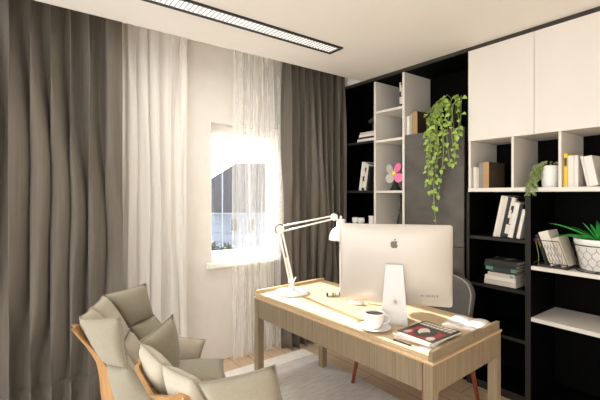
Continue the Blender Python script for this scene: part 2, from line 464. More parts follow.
# white open shelf with dividers
O_ = tag(empty('white_divided_shelf', (XF, .35, 1.513)), 'white open shelf with grey dividers under the wall cabinet', 'shelf')
part('bottom_board', (XF-.004, XB, .35, 1.650, 1.513, 1.543), WHITE, O_)
part('side_panel', (XF, XB-.013, 1.632, 1.650, 1.543, 1.913), WHITE, O_)
part('divider', (XF+.012, XB-.013, 1.310, 1.328, 1.543, 1.913), WHITE, O_)
part('divider', (XF+.012, XB-.013, 1.008, 1.026, 1.543, 1.913), WHITE, O_)
part('back_panel', (XB-.012, XB, .35, 1.650, 1.543, 1.913), BLACK, O_)
# low black bookcase
E_ = tag(empty('low_black_bookcase', (XF, 1.19, 0)), 'low black bookcase with books, between grey cabinet and open black bay', 'bookcase')
part('side_panel', (XF, XB-.013, 1.642, 1.666, 0, 1.511), BLACKED, E_)
part('side_panel', (XF, XB-.013, 1.192, 1.229, 0, 1.511), BLACKED, E_)
part('back_panel', (XB-.012, XB, 1.192, 1.666, 0, 1.511), BLACK, E_)
for z in (1.172, .808, .458): part('shelf', (XF+.002, XB-.013, 1.230, 1.641, z-.026, z), BLACKED, E_)
part('plinth', (XF+.002, XB-.013, 1.230, 1.641, 0, .06), BLACKED, E_)
# open black bay with two white boards
G_ = tag(empty('open_black_bay', (XF, .35, 0)), 'open black shelving bay with two white shelf boards', 'shelf unit')
part('back_panel', (XB-.012, XB, .35, 1.191, 0, 1.511), BLACK, G_)
part('side_panel', (XF, XB-.013, .35, .374, 0, 1.511), BLACK, G_)
part('shelf', (XF, XB-.013, .375, 1.190, .968, .995), WHITE, G_)
part('shelf', (XF, XB-.013, .375, 1.190, .608, .635), WHITE, G_)
part('plinth', (XF+.01, XB-.013, .375, 1.190, 0, .06), BLACK, G_)

# ------------------------------------------------------------------ books
BK = {}
def col(name, c, rough=.5):
    if name not in BK: BK[name] = mat('jacket_'+name, c, rough, noise=.04, scale=30)
    return BK[name]
WH = lambda: col('white', (.74, .70, .64))
BW = stripes('jacket_black_white', (.016, .016, .016), (.70, .66, .60), (14, 9, 17))
BWG = stripes('jacket_white_grey', (.66, .62, .56), (.05, .05, .05), (16, 10, 13), pos=.72)
BKW = stripes('jacket_dark_titles', (.02, .02, .02), (.45, .42, .38), (18, 12, 22), pos=.8)
TEAL = stripes('jacket_teal', (.10, .27, .20), (.03, .04, .04), (10, 14, 9), pos=.55)
CREAMT = stripes('jacket_cream_teal', (.62, .56, .46), (.22, .34, .28), (12, 16, 40), pos=.7)
WTXT = stripes('jacket_white_print', (.76, .73, .68), (.38, .36, .34), (30, 60, 42), pos=.86)
WPIC = stripes('jacket_white_photo', (.76, .73, .68), (.18, .19, .22), (9, 17, 20), pos=.84)

def book(label, w, h, d, m, loc, tilt=0, group=None, lie=False, rz=0, mtitle=None):
    """upright book: spine faces -x, thickness along y, depth along x. origin at the lower spine edge"""
    bm = bmesh.new(); c = .0025
    box(bm, 0, d, 0, c, 0, h); box(bm, 0, d, w-c, w, 0, h); box(bm, 0, c, c, w-c, 0, h)
    o = obj('book', bm, m, bevel=.0008)
    bm = bmesh.new(); box(bm, c, d-.004, c, w-c, .004, h-.004); obj('pages', bm, PAPER, o)
    if mtitle:
        bm = bmesh.new(); box(bm, -.0006, 0, w*.2, w*.8, h*.62, h*.86); obj('spine_label', bm, mtitle, o)
    if lie:
        # laid flat, spine still facing -x: turn about x so thickness is vertical
        o.rotation_euler = (PI/2, 0, rz)
    else:
        o.rotation_euler = (tilt, 0, rz)
    o.location = loc
    tag(o, label, 'book', group)
    return o
def lean_right(label, w, h, d, m, x, y, z, t, group, mt=None):
    """top leans towards -y by t radians; y is where the +y lower edge stands"""
    # rotation about x by +t turns z towards -y; lowest corner is then local y=w
    o = book(label, w, h, d, m, (0, 0, 0), 0, group, mtitle=mt)
    o.rotation_euler = (t, 0, 0)
    # corner (0,0,0) is at the -y side ; after rot +t: (y,z)->(y cos - z sin, y sin + z cos); min z at y=0
    o.location = (x, y-w*math.cos(t), z)
    return o

g = 'books lying flat in the corner bookcase'
zz = 2.0355
for lb, w, d, L_, m, yo in (('cream book, lowest of the flat pile in the corner bookcase', .030, .17, .235, WH(), 2.662),
                  ('thin black book, second from the bottom of the corner pile', .018, .17, .225, col('black', (.02, .02, .02)), 2.664),
                  ('white book on the thin black one in the corner pile', .026, .16, .205, WTXT, 2.668),
                  ('pale book on top of the corner pile', .022, .15, .19, col('ivory', (.60, .55, .47)), 2.67)):
    book(lb, w, L_, d, m, (2.935, yo+L_, zz), 0, g, lie=True); zz += w+.0006
# dark ornament on the pile
orn = tag(empty('dark_ornament', (3.01, 2.745, zz)), 'small dark bronze ornament on top of the corner book pile', 'ornament')
lofo('base', [(0, 0), (.028, 0), (.026, .012), (.006, .02), (.006, .10), (0, .10)], BRONZE, orn, n=16)
bm = bmesh.new()
for (y, z, r) in ((.035, .115, .022), (0, .125, .026), (-.035, .118, .022), (-.02, .15, .018)):
    bmesh.ops.create_uvsphere(bm, u_segments=14, v_segments=8, radius=r, matrix=Matrix.Translation((0, y, z)))
obj('figure', bm, BRONZE, orn, smooth=True)
g = 'books leaning in the corner bookcase'
y = 2.875
lean_right('tall white book leaning at the left of the corner bookcase row', .030, .30, .20, WTXT, 2.935, 2.875, 1.5295, .16, g)
lean_right('black and white book right of the tall white leaning one', .034, .285, .20, BW, 2.94, 2.8425, 1.5295, .16, g)
lean_right('grey printed book third in the corner leaning row', .026, .27, .20, BWG, 2.94, 2.806, 1.5295, .16, g)
lean_right('dark book nearest the white panel in the corner leaning row', .026, .25, .20, BKW, 2.94, 2.7785, 1.5295, .16, g)
# white mugs and box on the lower shelf
for i, (yy, lb) in enumerate(((2.955, 'white mug with rounded body nearest the drape on the lower corner shelf'), (2.872, 'white mug nearer the white box on the lower corner shelf'))):
    mg = tag(empty('white_mug', (2.965, yy, 1.1725)), lb, 'mug', 'mugs on the lower corner shelf')
    lofo('body', [(0, 0), (.026, 0), (.036, .03), (.037, .065), (.034, .072), (.032, .068), (.030, .02), (0, .015)], CERA, mg, n=20)
    bm = bmesh.new(); tube(bm, [(0, -.030 if i else .030, .065), (0, (-.055 if i else .055)*.8, .055), (0, (-.055 if i else .055)*.8, .035), (0, -.030 if i else .030, .02)], .005, 8); obj('handle', bm, CERA, mg, smooth=True)
bx = tag(empty('white_jar', (2.965, 2.705, 1.1725)), 'small white box jar beside the white panel on the lower corner shelf', 'jar')
bxo('body', (-.032, .032, -.03, .03, 0, .085), CERA, bx, bevel=.006)
bxo('lid', (-.034, .034, -.032, .032, .0855, .10), CERA, bx, bevel=.004)

# column: two books at the top, fan, black vase
book('white book standing in the top cubby of the white column', .028, .27, .19, WH(), (2.95, 2.2985, 2.3155), 0, 'books in the top cubby')
book('black and white striped book in the top cubby of the white column', .032, .235, .19, BW, (2.955, 2.330, 2.3155), 0, 'books in the top cubby')
fan = tag(empty('desk_fan', (3.00, 2.445, 1.5295)), 'small toy-like fan with pink and grey blades in the white column', 'fan')
lofo('base', [(0, 0), (.062, 0), (.060, .008), (.036, .035), (.022, .07), (.013, .10), (0, .10)], BLK, fan, n=24)
lofo('knob', [(0, .10), (.012, .10), (.013, .112), (.008, .122), (0, .122)], TURQ, fan, n=16)
bm = bmesh.new(); tube(bm, [(0, 0, .12), (0, 0, .165)], .008, 8); tube(bm, [(.02, 0, .165), (-.012, 0, .165)], .024, 16); obj('motor', bm, BLK, fan, smooth=False)
hb = bmesh.new(); bmesh.ops.create_uvsphere(hb, u_segments=16, v_segments=10, radius=.022, matrix=Matrix.Translation((-.026, 0, .165)) @ Matrix.Diagonal((.6, 1, 1, 1))); obj('hub', hb, YEL, fan, smooth=True)
for ang, m in ((50, PINK), (-38, PINK), (140, GREYB), (222, GREYB)):
    # angle measured in the y-z plane as seen from -x (right = -y)
    bm = bmesh.new(); a = math.radians(ang); prof = []
    N1 = 20; vsf, vsb = [], []
    for k in range(N1):
        th = 2*PI*k/N1; r = .066 + .052*math.cos(th); wv = .043*math.sin(th)*(1.0+.15*math.cos(th))
        yy = -(r*math.cos(a) - wv*math.sin(a)); zz_ = .165 + r*math.sin(a) + wv*math.cos(a)
        xx = -.022 + .25*wv
        vsf.append(bm.verts.new((xx-.003, yy, zz_))); vsb.append(bm.verts.new((xx+.003, yy, zz_)))
    bm.faces.new(vsf); bm.faces.new(vsb[::-1])
    for k in range(N1): bm.faces.new((vsf[k], vsb[k], vsb[(k+1) % N1], vsf[(k+1) % N1]))
    bl = obj('blade', bm, m, fan); bl['label'] = 'pink blade' if m is PINK else 'pale grey blade'
vs = tag(empty('slender_vase', (2.965, 2.352, 1.1005)), 'slender black bottle vase with long neck in the white column', 'vase')
lofo('body', [(0, 0), (.034, 0), (.042, .05), (.040, .12), (.028, .18), (.014, .23), (.009, .30), (.010, .385), (.013, .39), (0, .385)], BLK, vs, n=24)
lofo('collar', [(.0145, .228), (.019, .232), (.019, .246), (.0125, .25)], BRONZE, vs, n=20)

# ledge of the grey cabinet
g = 'books on the grey cabinet ledge'
ZL = 2.0385
book('short white book on the grey cabinet ledge', .030, .175, .13, WH(), (2.94, 2.236, ZL), 0, g)
book('thin grey book between white book and tan binder on the ledge', .022, .185, .14, col('grey', (.40, .38, .35)), (2.94, 2.2085, ZL), 0, g)
def binder(label, loc, w, h, d, group):
    o = book(label, w, h, d, col('dark_brown', (.062, .042, .028)), loc, 0, group)
    o.name = 'binder'
    o['category'] = 'binder'
    s = bxo('spine', (-.0012, 0, 0.0, w, 0, h), col('tan', (.40, .25, .11)), o); s['label'] = 'tan spine'
    return o
binder('brown binder with tan spine beside the hanging plant on the ledge', (2.94, 2.150, ZL), .053, .205, .24, g)

# divided shelf, left bay
g = 'books in the left bay of the divided shelf'
ZS = 1.5435
book('small white book at the left of the divided shelf', .026, .165, .12, WH(), (2.945, 1.602, ZS), 0, g)
book('narrow pale book second in the divided shelf', .016, .160, .13, col('ivory', (.60, .55, .47)), (2.945, 1.584, ZS), 0, g)
book('grey book next to the tan binder in the divided shelf', .030, .195, .14, col('slate', (.22, .215, .21)), (2.945, 1.552, ZS), 0, g)
binder('brown binder with tan spine in the left bay of the divided shelf', (2.945, 1.502, ZS), .048, .20, .25, g)
# right bay
g = 'books in the right bay of the divided shelf'
yb = book('yellow book beside the divider on the divided shelf', .024, .222, .16, col('yellow', (.78, .53, .045)), (2.945, .979, ZS), 0, g, mtitle=col('black', (.02, .02, .02)))
book('white book with printed spine beside the yellow book', .033, .205, .16, WTXT, (2.945, .944, ZS), 0, g)
book('white narrow book right of the printed one beside the yellow book', .022, .205, .16, WPIC, (2.945, .920, ZS), 0, g)

def lean_left(label, w, h, d, m, x, y, z, t, group, mt=None):
    """top leans towards +y; y is the lowest edge (the -y side rises off the board on the other one)"""
    o = book(label, w, h, d, m, (0, 0, 0), 0, group, mtitle=mt)
    o.rotation_euler = (-t, 0, 0)
    o.location = (x, y, z + w*math.sin(t))
    return o
lean_left('thin white book leaning on the upright ones of the divided shelf', .014, .200, .15, WH(), 2.945, .858, ZS, .19, g)
lean_left('thick white printed book, last in the leaning row of the divided shelf', .046, .195, .16, WTXT, 2.945, .812, ZS, .185, g)
vz = tag(empty('round_black_vase', (3.02, .735, ZS)), 'round black vase behind the leaning white books, cut by the photo edge', 'vase')
lofo('body', [(0, 0), (.035, 0), (.058, .03), (.065, .07), (.055, .11), (.03, .135), (.026, .16), (.03, .165), (.022, .165), (0, .14)], BLK, vz, n=24)
lofo('rim', [(.0262, .150), (.031, .153), (.031, .158), (.0275, .16)], BRONZE, vz, n=20)

# low bookcase: leaning row
g = 'books leaning in the low black bookcase'
ZD = 1.1725
rows = [('white spined book at the left end of the leaning row in low bookcase', .020, .315, .22, WH(), 1.468, .2),
        ('white and black printed book second in the low bookcase row', .030, .31, .22, BWG, 1.446, .27),
        ('black and white book third in the low bookcase row', .024, .305, .22, BKW, 1.413, .25),
        ('white book with black blocks fourth in the low bookcase row', .028, .30, .21, BW, 1.385, .23),
        ('plain pale book fifth in the low bookcase row, shorter than its left neighbour', .034, .265, .20, WPIC, 1.354, .20),
        ('black narrow book sixth in the low bookcase row', .022, .245, .20, col('black', (.02, .02, .02)), 1.318, .175),
        ('white and black narrow book next to the side panel in low bookcase', .024, .215, .20, WPIC, 1.293, .15)]
yy_ = 1.470
for lb, w, h, d, m, y, t in rows:
    t = .205; lean_right(lb, w, h, d, m, 2.94, yy_, ZD, t, g); yy_ -= w/math.cos(t)+.0012
# low bookcase: pile
g = 'books piled flat in the low black bookcase'
zz = .8085
pile = [('cream book at the bottom of the pile in the low bookcase', .036, .235, .19, col('cream', (.62, .57, .48)), 1.305, 0),
        ('white book with dark label in the low bookcase pile, second from bottom', .030, .225, .18, WPIC, 1.31, .03),
        ('cream and green book, third from bottom of the low bookcase pile', .026, .20, .17, CREAMT, 1.312, -.02),
        ('thin black book below the teal one in the low bookcase pile', .014, .20, .17, col('ink', (.03, .035, .035)), 1.300, .02),
        ('teal and black book in the middle of the low bookcase pile', .026, .225, .18, TEAL, 1.303, .03),
        ('black book with white edge under the top book of the pile', .024, .24, .19, col('black', (.02, .02, .02)), 1.30, -.01),
        ('dark grey book on top of the pile in the low bookcase', .026, .235, .185, BKW, 1.298, .02)]
for lb, w, L_, d, m, y, rz in pile:
    book(lb, w, L_, d, m, (2.945, y+L_, zz), 0, g, lie=True, rz=rz); zz += w+.0008

# ------------------------------------------------------------------ plants
def leaf(bm, p, d, up, L_, W_, curl=.25, mi=0):
    """heart shaped leaf: p base, d direction, up normal"""
    d = d.normalized(); s = d.cross(up)
    if s.length < 1e-4: s = d.cross(V((1, 0, .3)))
    s.normalize(); n = s.cross(d).normalized()
    prof = [(0, .0), (-.06, .30), (.15, .50), (.42, .46), (.72, .26), (1, 0)]
    mid = [bm.verts.new(p + d*L_*max(a, 0) - n*L_*curl*max(a, 0)**2) for a, _ in prof]
    for sg in (1, -1):
        out = [bm.verts.new(p + d*L_*a + s*sg*W_*b - n*L_*curl*max(a, 0)**2 + n*W_*b*.35) for a, b in prof[1:-1]]
        ch = out
        bm.faces.new((mid[0], mid[1], ch[0])).material_index = mi
        for k in range(len(ch)-1):
            bm.faces.new((mid[k+1], mid[k+2], ch[k+1], ch[k])).material_index = mi
        bm.faces.new((mid[-2], mid[-1], ch[-1])).material_index = mi

pl = tag(empty('hanging_pothos', (3.02, 1.835, ZL)), 'bright green trailing plant hanging down the grey cabinet door', 'plant')
o3 = V(pl.location)
lofo('pot', [(0, 0), (.048, 0), (.060, .11), (.062, .12), (.054, .12), (.05, .10), (0, .10)], BLACKED, pl, n=24)
rr = random.Random(21)
sb = bmesh.new(); lb_ = bmesh.new()
strands = [(1.90, 1.26, .2), (1.93, 1.40, .24), (1.955, 1.56, .22), (1.985, 1.66, .20), (1.90, 1.62, .25), (1.87, 1.50, .26), (1.94, 1.72, .24),
           (2.00, 1.80, .18), (1.90, 1.84, .26), (1.86, 1.70, .24), (1.82, 1.80, .2), (1.76, 1.74, .22), (1.735, 1.84, .25), (1.74, 1.93, .2), (1.79, 1.96, .22),
           (1.97, 1.93, .2), (1.93, 2.0, .22), (1.86, 2.02, .2), (1.955, 1.84, .22), (1.915, 1.92, .22), (1.70, 1.99, .22)]
for k, (yy, zb, arch) in enumerate(strands):
    y0 = 1.835 + (yy-1.835)*.3; xx = 2.872 + rr.uniform(-.035, .02)
    top = ZL + .10 + arch*rr.uniform(.55, .8)
    pts = [V((3.02, y0, ZL+.10)), V((2.99, y0+(yy-y0)*.3, top-.02)), V((2.95, y0+(yy-y0)*.65, top)), V((2.90, yy, top-.05))]
    z = top-.05; wob = rr.uniform(0, 6)
    while z > zb:
        z -= .05; pts.append(V((xx + .008*math.sin(9*z+wob), yy + .016*math.sin(7*z+wob), z)))
    pts = [p-o3 for p in pts]
    tube(sb, pts, .0022, 5)
    dens = 1 if k not in (0, 11) else .72
    for i in range(1, len(pts)-1):
        seg = pts[i+1]-pts[i]; L_ = seg.length
        nlf = max(1, int(L_/.027*dens*(.6 if yy < 1.83 else 1)))
        if k == 0 and pts[i].z+o3.z < 1.47: nlf = 1
        for q in range(nlf):
            if rr.random() < .25: continue
            p = pts[i] + seg*rr.random()
            a = rr.uniform(0, 2*PI); s = rr.uniform(.6, 1.15)
            d = V((math.cos(a)*.7-.45, math.sin(a), rr.uniform(-1.1, -.1)))
            st = p + d.normalized()*.018
            if st.x + o3.x > 2.905 and st.z + o3.z < 2.04: st.x = 2.90-o3.x; d.x = -abs(d.x)
            tube(sb, [p, st], .001, 4, caps=False)
            leaf(lb_, st, d, V((-1, rr.uniform(-.6, .6), rr.uniform(.2, 1.0))), .038*s, .035*s, rr.uniform(.1, .4))
    # the tip leaf
    leaf(lb_, pts[-1], V((-.2, rr.uniform(-.4, .4), -1)), V((-1, 0, .2)), .040, .036, .15)
obj('stem', sb, STEM, pl, smooth=True); obj('foliage', lb_, LEAF, pl, recalc=False)

tp = tag(empty('trailing_plant', (3.005, 1.105, ZS)), 'small trailing plant in white pot on the divided shelf', 'plant')
lofo('pot', [(0, 0), (.046, 0), (.050, .012), (.053, .145), (.050, .15), (.045, .145), (.044, .12), (0, .12)], CERA, tp, n=28)
sb = bmesh.new(); lb_ = bmesh.new()
for k in range(36):
    a = rr.uniform(PI*.36, PI*.90) if k < 30 else rr.uniform(0, 2*PI)
    rad = rr.uniform(.06, .105); zb = rr.uniform(-.09, .10) if k < 28 else rr.uniform(.08, .16)
    dx, dy = math.cos(a), math.sin(a)
    pts = [V((dx*.02, dy*.02, .12)), V((dx*.035, dy*.035, .165+rr.uniform(0, .02))), V((dx*.06, dy*.06, .165))]
    z = .15
    while z > zb:
        pts.append(V((min(dx*rad, -.108) if (z < .04) else dx*rad, dy*rad + .03*(.15-z)/.2, z))); z -= .03
    tube(sb, pts, .0013, 4)
    for i in range(1, len(pts)-1):
        for q in range(3):
            p = pts[i].lerp(pts[i+1], rr.random()); b = rr.uniform(0, 2*PI)
            leaf(lb_, p, V((math.cos(b), math.sin(b), rr.uniform(-.6, .3))), V((-.5, 0, 1)), .0165*rr.uniform(.7, 1.2), .0125, .2)
obj('stem', sb, STEM, tp, smooth=True); obj('foliage', lb_, LEAF2, tp, recalc=False)

# aloe bowl in a wire basket
ZG = .9955
def hexwire(bm, fn, nu, nv, r):
    """chicken-wire net over (u,v) in 0..1 mapped by fn"""
    for j in range(nv):
        for i in range(nu):
            off = .5 if j % 2 else 0
            def Q(a, b): return fn((i+off+a)/(nu+.5), (j+b)/nv)
            tube(bm, [Q(0, .30), Q(0, .70)], r, 4, caps=False)
            for dx in (-.5, .5):
                a, b = (i+off+dx)/(nu+.5), (j+1.30)/nv
                if 0 <= a <= 1 and b <= 1.001: tube(bm, [Q(0, .70), Q(dx, 1.30)], r, 4, caps=False)
ab = tag(empty('aloe_planter', (3.06, .824, ZG+.012)), 'white bowl planter with long bright green blades at the photo edge', 'plant')
PW, PT = .118, .152
lofo('bowl', [(0, 0), (PW*.92, 0), (PW, .008), (PT-.004, .168), (PT, .175), (PT, .20), (PT-.012, .20), (PT-.016, .17), (0, .165)], CERA, ab, n=40)
lofo('soil', [(PT-.017, .168), (PT-.05, .176), (0, .18)], BRONZE, ab, n=24)
blades = [(-.8, .85, .26, .030, .25), (2.55, .50, .36, .030, .9), (1.9, .62, .34, .034, .55), (2.9, .95, .19, .030, .3), (1.2, .62, .25, .034, .5), (-1.6, .70, .33, .036, .5), (-2.2, .45, .30, .036, .6),
          (3.5, .75, .20, .030, .3), (.4, .75, .27, .032, .4), (1.62, .30, .24, .032, .35), (-1.1, .35, .26, .034, .8), (2.2, 1.0, .17, .03, .15)]
for k, (a, el, L_, W_, droop) in enumerate(blades):
    bm = bmesh.new(); N1 = 12; dirh = V((math.cos(a), math.sin(a), 0)); sd = V((-math.sin(a), math.cos(a), 0))
    rows_ = []
    for i in range(N1+1):
        t = i/N1
        c = dirh*(.015 + L_*t*math.cos(el)) + V((0, 0, .17 + L_*t*math.sin(el) - droop*L_*.42*t*t))
        wv = W_*.5*(math.sin(PI*(.22+.78*t))**.8 if t < 1 else 0) + .0006
        th = .006*(1-t)+.001
        rows_.append([bm.verts.new(c - sd*wv + V((0, 0, wv*.5))), bm.verts.new(c - V((0, 0, th))), bm.verts.new(c + sd*wv + V((0, 0, wv*.5))), bm.verts.new(c + V((0, 0, th*.4)))])
    for A_, B_ in zip(rows_, rows_[1:]):
        for q in range(4): bm.faces.new((A_[q], A_[(q+1) % 4], B_[(q+1) % 4], B_[q]))
    bm.faces.new(rows_[0][::-1]); bm.faces.new(rows_[-1])
    obj('leaf', bm, ALOE, ab, smooth=True)
def wire_basket(loc, label, shape):
    o = tag(empty('wire_basket', loc), label, 'basket')
    return o
wb = wire_basket((3.06, .824, ZG), 'round black wire basket around the white bowl planter', 'round')
bm = bmesh.new()
def ring(bm, r, z, rad, n=40): tube(bm, [(r*math.cos(2*PI*k/n), r*math.sin(2*PI*k/n), z) for k in range(n+1)], rad, 6, caps=False)
ring(bm, PT+.006, .172, .0032); obj('rim', bm, WIRE, wb, smooth=True)
bm = bmesh.new(); ring(bm, PW+.02, .0035, .0032); tube(bm, [(-PW-.02, 0, .0045), (PW+.02, 0, .0045)], .003, 6); tube(bm, [(0, -PW-.02, .0045), (0, PW+.02, .0045)], .003, 6); obj('base_ring', bm, WIRE, wb, smooth=True)
bm = bmesh.new()
def conefn(u, v):
    a = 2*PI*u; r = (PW+.012) + (PT-PW-.004)*v
    return V((r*math.cos(a), r*math.sin(a), .006+.166*v))
hexwire(bm, conefn, 18, 4, .0011); obj('net', bm, WIRE, wb)
# leaning books in a wire rack
wr_ = wire_basket((3.0, 1.045, ZG), 'flat black wire rack holding the leaning books on the white shelf board', 'rack')
bm = bmesh.new()
x0, x1, y0, y1 = -.07, .14, -.068, .130
for z in (.004, .03): tube(bm, [(x0, y0, z), (x1, y0, z), (x1, y1, z), (x0, y1, z), (x0, y0, z)], .003, 6)
for (a, b) in ((x0, y0), (x1, y0), (x1, y1), (x0, y1)): tube(bm, [(a, b, .001), (a, b, .032)], .003, 6)
obj('frame', bm, WIRE, wr_, smooth=True)
bm = bmesh.new()
tl = .30
def lean(u, v):
    y = .045 - .125*u; return V((x0-.001, y + .060*v, .006+.175*v))
hexwire(bm, lean, 6, 4, .0011)
tube(bm, [lean(0, 1), lean(1, 1)], .0028, 6); tube(bm, [lean(0, 0), lean(0, 1)], .002, 6); tube(bm, [lean(1, 0), lean(1, 1)], .002, 6)
obj('net', bm, WIRE, wr_)
g = 'books leaning in the wire rack'
lean_left('white book with wide spine leaning in the wire rack, taller one', .062, .235, .16, WH(), 2.945, 1.022, ZG+.0105, .33, g)
lean_left('shorter white book nearest the planter leaning in the wire rack', .046, .200, .16, col('ivory', (.60, .55, .47)), 2.945, .969, ZG+.0105, .33, g)
lean_left('black book with gold edge behind the white ones in the wire rack', .018, .215, .16, col('black', (.02, .02, .02)), 2.945, 1.090, ZG+.0105, .33, g, col('gold', (.42, .30, .05)))
fl = tag(empty('purple_flower', (2.935, 1.150, ZG)), 'small purple flower sprig behind the wire rack', 'flower')
bm = bmesh.new(); tube(bm, [(0, 0, 0), (.0, .0, .08), (-.012, .014, .180)], .002, 5); obj('stem', bm, STEM, fl)
bm = bmesh.new()
for k in range(12): 
    a = k*2.4; leaf(bm, V((-.012, .014, .174+.0015*k)), V((math.cos(a), math.sin(a), .3)), V((0, 0, 1)), .021, .016, .2)
obj('petals', bm, PURP, fl, recalc=False)

# ------------------------------------------------------------------ rug
rg = tag(bxo('rug', (-1.2, 2.262, .6, 2.80, .0008, .011), RUG, bevel=.003), 'pale grey woven rug under the desk and armchairs', 'rug')
bd = bxo('border', (-1.2, 2.262, 2.802, 2.955, .0008, .012), RUGB, rg, bevel=.003); bd['label'] = 'white border band'

# ------------------------------------------------------------------ desk
DR = math.atan2(.064, 1.49)
dk = tag(empty('desk', (1.551, 1.054, .0115), DR), 'light oak writing desk with raised end lips and square legs', 'desk')
DW, DL = .695, 1.487        # local: x across the desk, y along it; origin is the near left corner
LZ, TZ, AZ = .7585, .7385, .7115   # lip top, writing top, ledge
bxo('top', (0, DW, .020, DL-.020, AZ, TZ), OAKX, dk, bevel=.002)
bxo('lip', (0, DW, 0, .0195, AZ, LZ), OAKV, dk, bevel=.002)
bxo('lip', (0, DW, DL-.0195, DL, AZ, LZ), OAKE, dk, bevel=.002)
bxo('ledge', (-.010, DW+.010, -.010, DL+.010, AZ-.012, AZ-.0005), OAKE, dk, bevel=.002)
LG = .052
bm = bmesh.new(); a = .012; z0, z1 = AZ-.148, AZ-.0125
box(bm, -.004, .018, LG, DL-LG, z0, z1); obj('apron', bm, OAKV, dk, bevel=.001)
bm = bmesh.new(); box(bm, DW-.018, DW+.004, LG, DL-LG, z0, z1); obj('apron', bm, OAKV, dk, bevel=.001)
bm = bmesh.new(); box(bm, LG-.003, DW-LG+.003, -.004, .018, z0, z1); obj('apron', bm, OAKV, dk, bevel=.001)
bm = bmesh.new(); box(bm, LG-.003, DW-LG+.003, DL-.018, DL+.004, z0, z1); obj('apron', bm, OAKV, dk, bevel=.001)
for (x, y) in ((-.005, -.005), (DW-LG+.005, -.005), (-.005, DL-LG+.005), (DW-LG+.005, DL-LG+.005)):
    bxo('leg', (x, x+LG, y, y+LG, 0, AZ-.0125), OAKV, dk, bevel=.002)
TOP = .0115 + TZ + .0004

# ------------------------------------------------------------------ computer
MR = math.atan2(-.601, .799) - math.radians(14)          # width axis heading (left to right seen from the camera)
wx = V((math.cos(MR), math.sin(MR), 0)); wy = V((-math.sin(MR), math.cos(MR), 0))   # wy points away, to the user side
pc = tag(empty('desktop_computer', (1.757, 1.442, TOP), MR), 'silver all-in-one computer seen from behind on the oak desk', 'computer')
# casing: thin at the edge, bulging backwards (towards -y local)
CW, CH, cz = .652, .476, .092
yb_ = .090
bm = bmesh.new(); nx, nz = 28, 20
tilt = math.tan(math.radians(2.5))
def rc(u, v, sx, sz, r):
    # rounded rect clamp
    x, z = u*sx, v*sz
    ex, ez = abs(x)-(sx-r), abs(z)-(sz-r)
    if ex > 0 and ez > 0:
        l = math.hypot(ex, ez)
        if l > r: x = math.copysign(sx-r+ex*r/l, x); z = math.copysign(sz-r+ez*r/l, z)
    return x, z
back, front = [], []
for j in range(nz+1):
    rb, rf = [], []
    for i in range(nx+1):
        u = math.sin((i/nx*2-1)*PI/2); v = math.sin((j/nz*2-1)*PI/2)
        x, z = rc(u, v, CW/2, CH/2, .018)
        d = (max(0, 1-abs(u)**3.2)*max(0, 1-abs(v)**3.2))**.55*.042
        zz = cz+CH/2+z
        yy = yb_ - (z)*tilt
        rb.append(bm.verts.new((x, yy-d, zz)))
        rf.append(bm.verts.new((x, yy+.010, zz)))
    back.append(rb); front.append(rf)
for j in range(nz):
    for i in range(nx):
        bm.faces.new((back[j][i], back[j][i+1], back[j+1][i+1], back[j+1][i]))
        bm.faces.new((front[j][i], front[j+1][i], front[j+1][i+1], front[j][i+1]))
edge = [(0, i) for i in range(nx+1)] + [(j, nx) for j in range(1, nz+1)] + [(nz, i) for i in range(nx-1, -1, -1)] + [(j, 0) for j in range(nz-1, 0, -1)]
for k in range(len(edge)):
    a, b = edge[k], edge[(k+1) % len(edge)]
    bm.faces.new((back[a[0]][a[1]], front[a[0]][a[1]], front[b[0]][b[1]], back[b[0]][b[1]]))
obj('casing', bm, ALU, pc, smooth=True)
sm = bmesh.new(); M_ = Matrix.Translation((0, yb_+.0115, cz+CH/2)) @ Matrix.Rotation(math.atan(tilt), 4, 'X')
box(sm, -CW/2+.006, CW/2-.006, -.001, .001, -CH/2+.085, CH/2-.006, mtx=M_); obj('screen', sm, SCREEN, pc)
# stand: leaning plate with a round cable hole, and foot plate to the user side
sbm = bmesh.new()
prof = [(0.004, 0), (.004, .010), (.046, .340), (.056, .340), (.018, .010), (.175, .006), (.175, 0)]
def standw(z): return .076 - .027*min(1, z/.34)
rowsL, rowsR = [], []
for (yy, z) in prof:
    hw = standw(z); rowsL.append(sbm.verts.new((-hw, yy-.02, z))); rowsR.append(sbm.verts.new((hw, yy-.02, z)))
for k in range(len(prof)):
    k2 = (k+1) % len(prof); sbm.faces.new((rowsL[k], rowsR[k], rowsR[k2], rowsL[k2]))
sbm.faces.new(rowsL); sbm.faces.new(rowsR[::-1])
bmesh.ops.triangulate(sbm, faces=[f for f in sbm.faces if len(f.verts) > 4])
obj('stand', sbm, ALUS, pc, bevel=.002)
bm = bmesh.new()
aa = math.atan2(.042, .33)
for (r0, r1, yy) in ((.0, .024, -.001),):
    vs_ = [bm.verts.new((.006+.023*math.cos(2*PI*k/28), 0, .023*math.sin(2*PI*k/28))) for k in range(28)]
    vi_ = [bm.verts.new((.006+.016*math.cos(2*PI*k/28), 0, .016*math.sin(2*PI*k/28))) for k in range(28)]
    for k in range(28): bm.faces.new((vs_[k], vs_[(k+1) % 28], vi_[(k+1) % 28], vi_[k]))
bmesh.ops.transform(bm, matrix=Matrix.Translation((0, -.0012+.004-.02+.0155, .132)) @ Matrix.Rotation(-aa, 4, 'X'), verts=bm.verts)
o = obj('cable_port', bm, mat('cable_ring', (.62, .58, .52), .4), pc); sd = o.modifiers.new('t', 'SOLIDIFY'); sd.thickness = .002; sd.offset = 0
bm = bmesh.new()
bmesh.ops.create_circle(bm, cap_ends=True, segments=24, radius=.0105, matrix=Matrix.Translation((.006, -.0016+.004-.02+.0155, .132)) @ Matrix.Rotation(PI/2-aa, 4, 'X'))
obj('cable_hole', bm, mat('hole_grey', (.36, .34, .31), .5), pc)
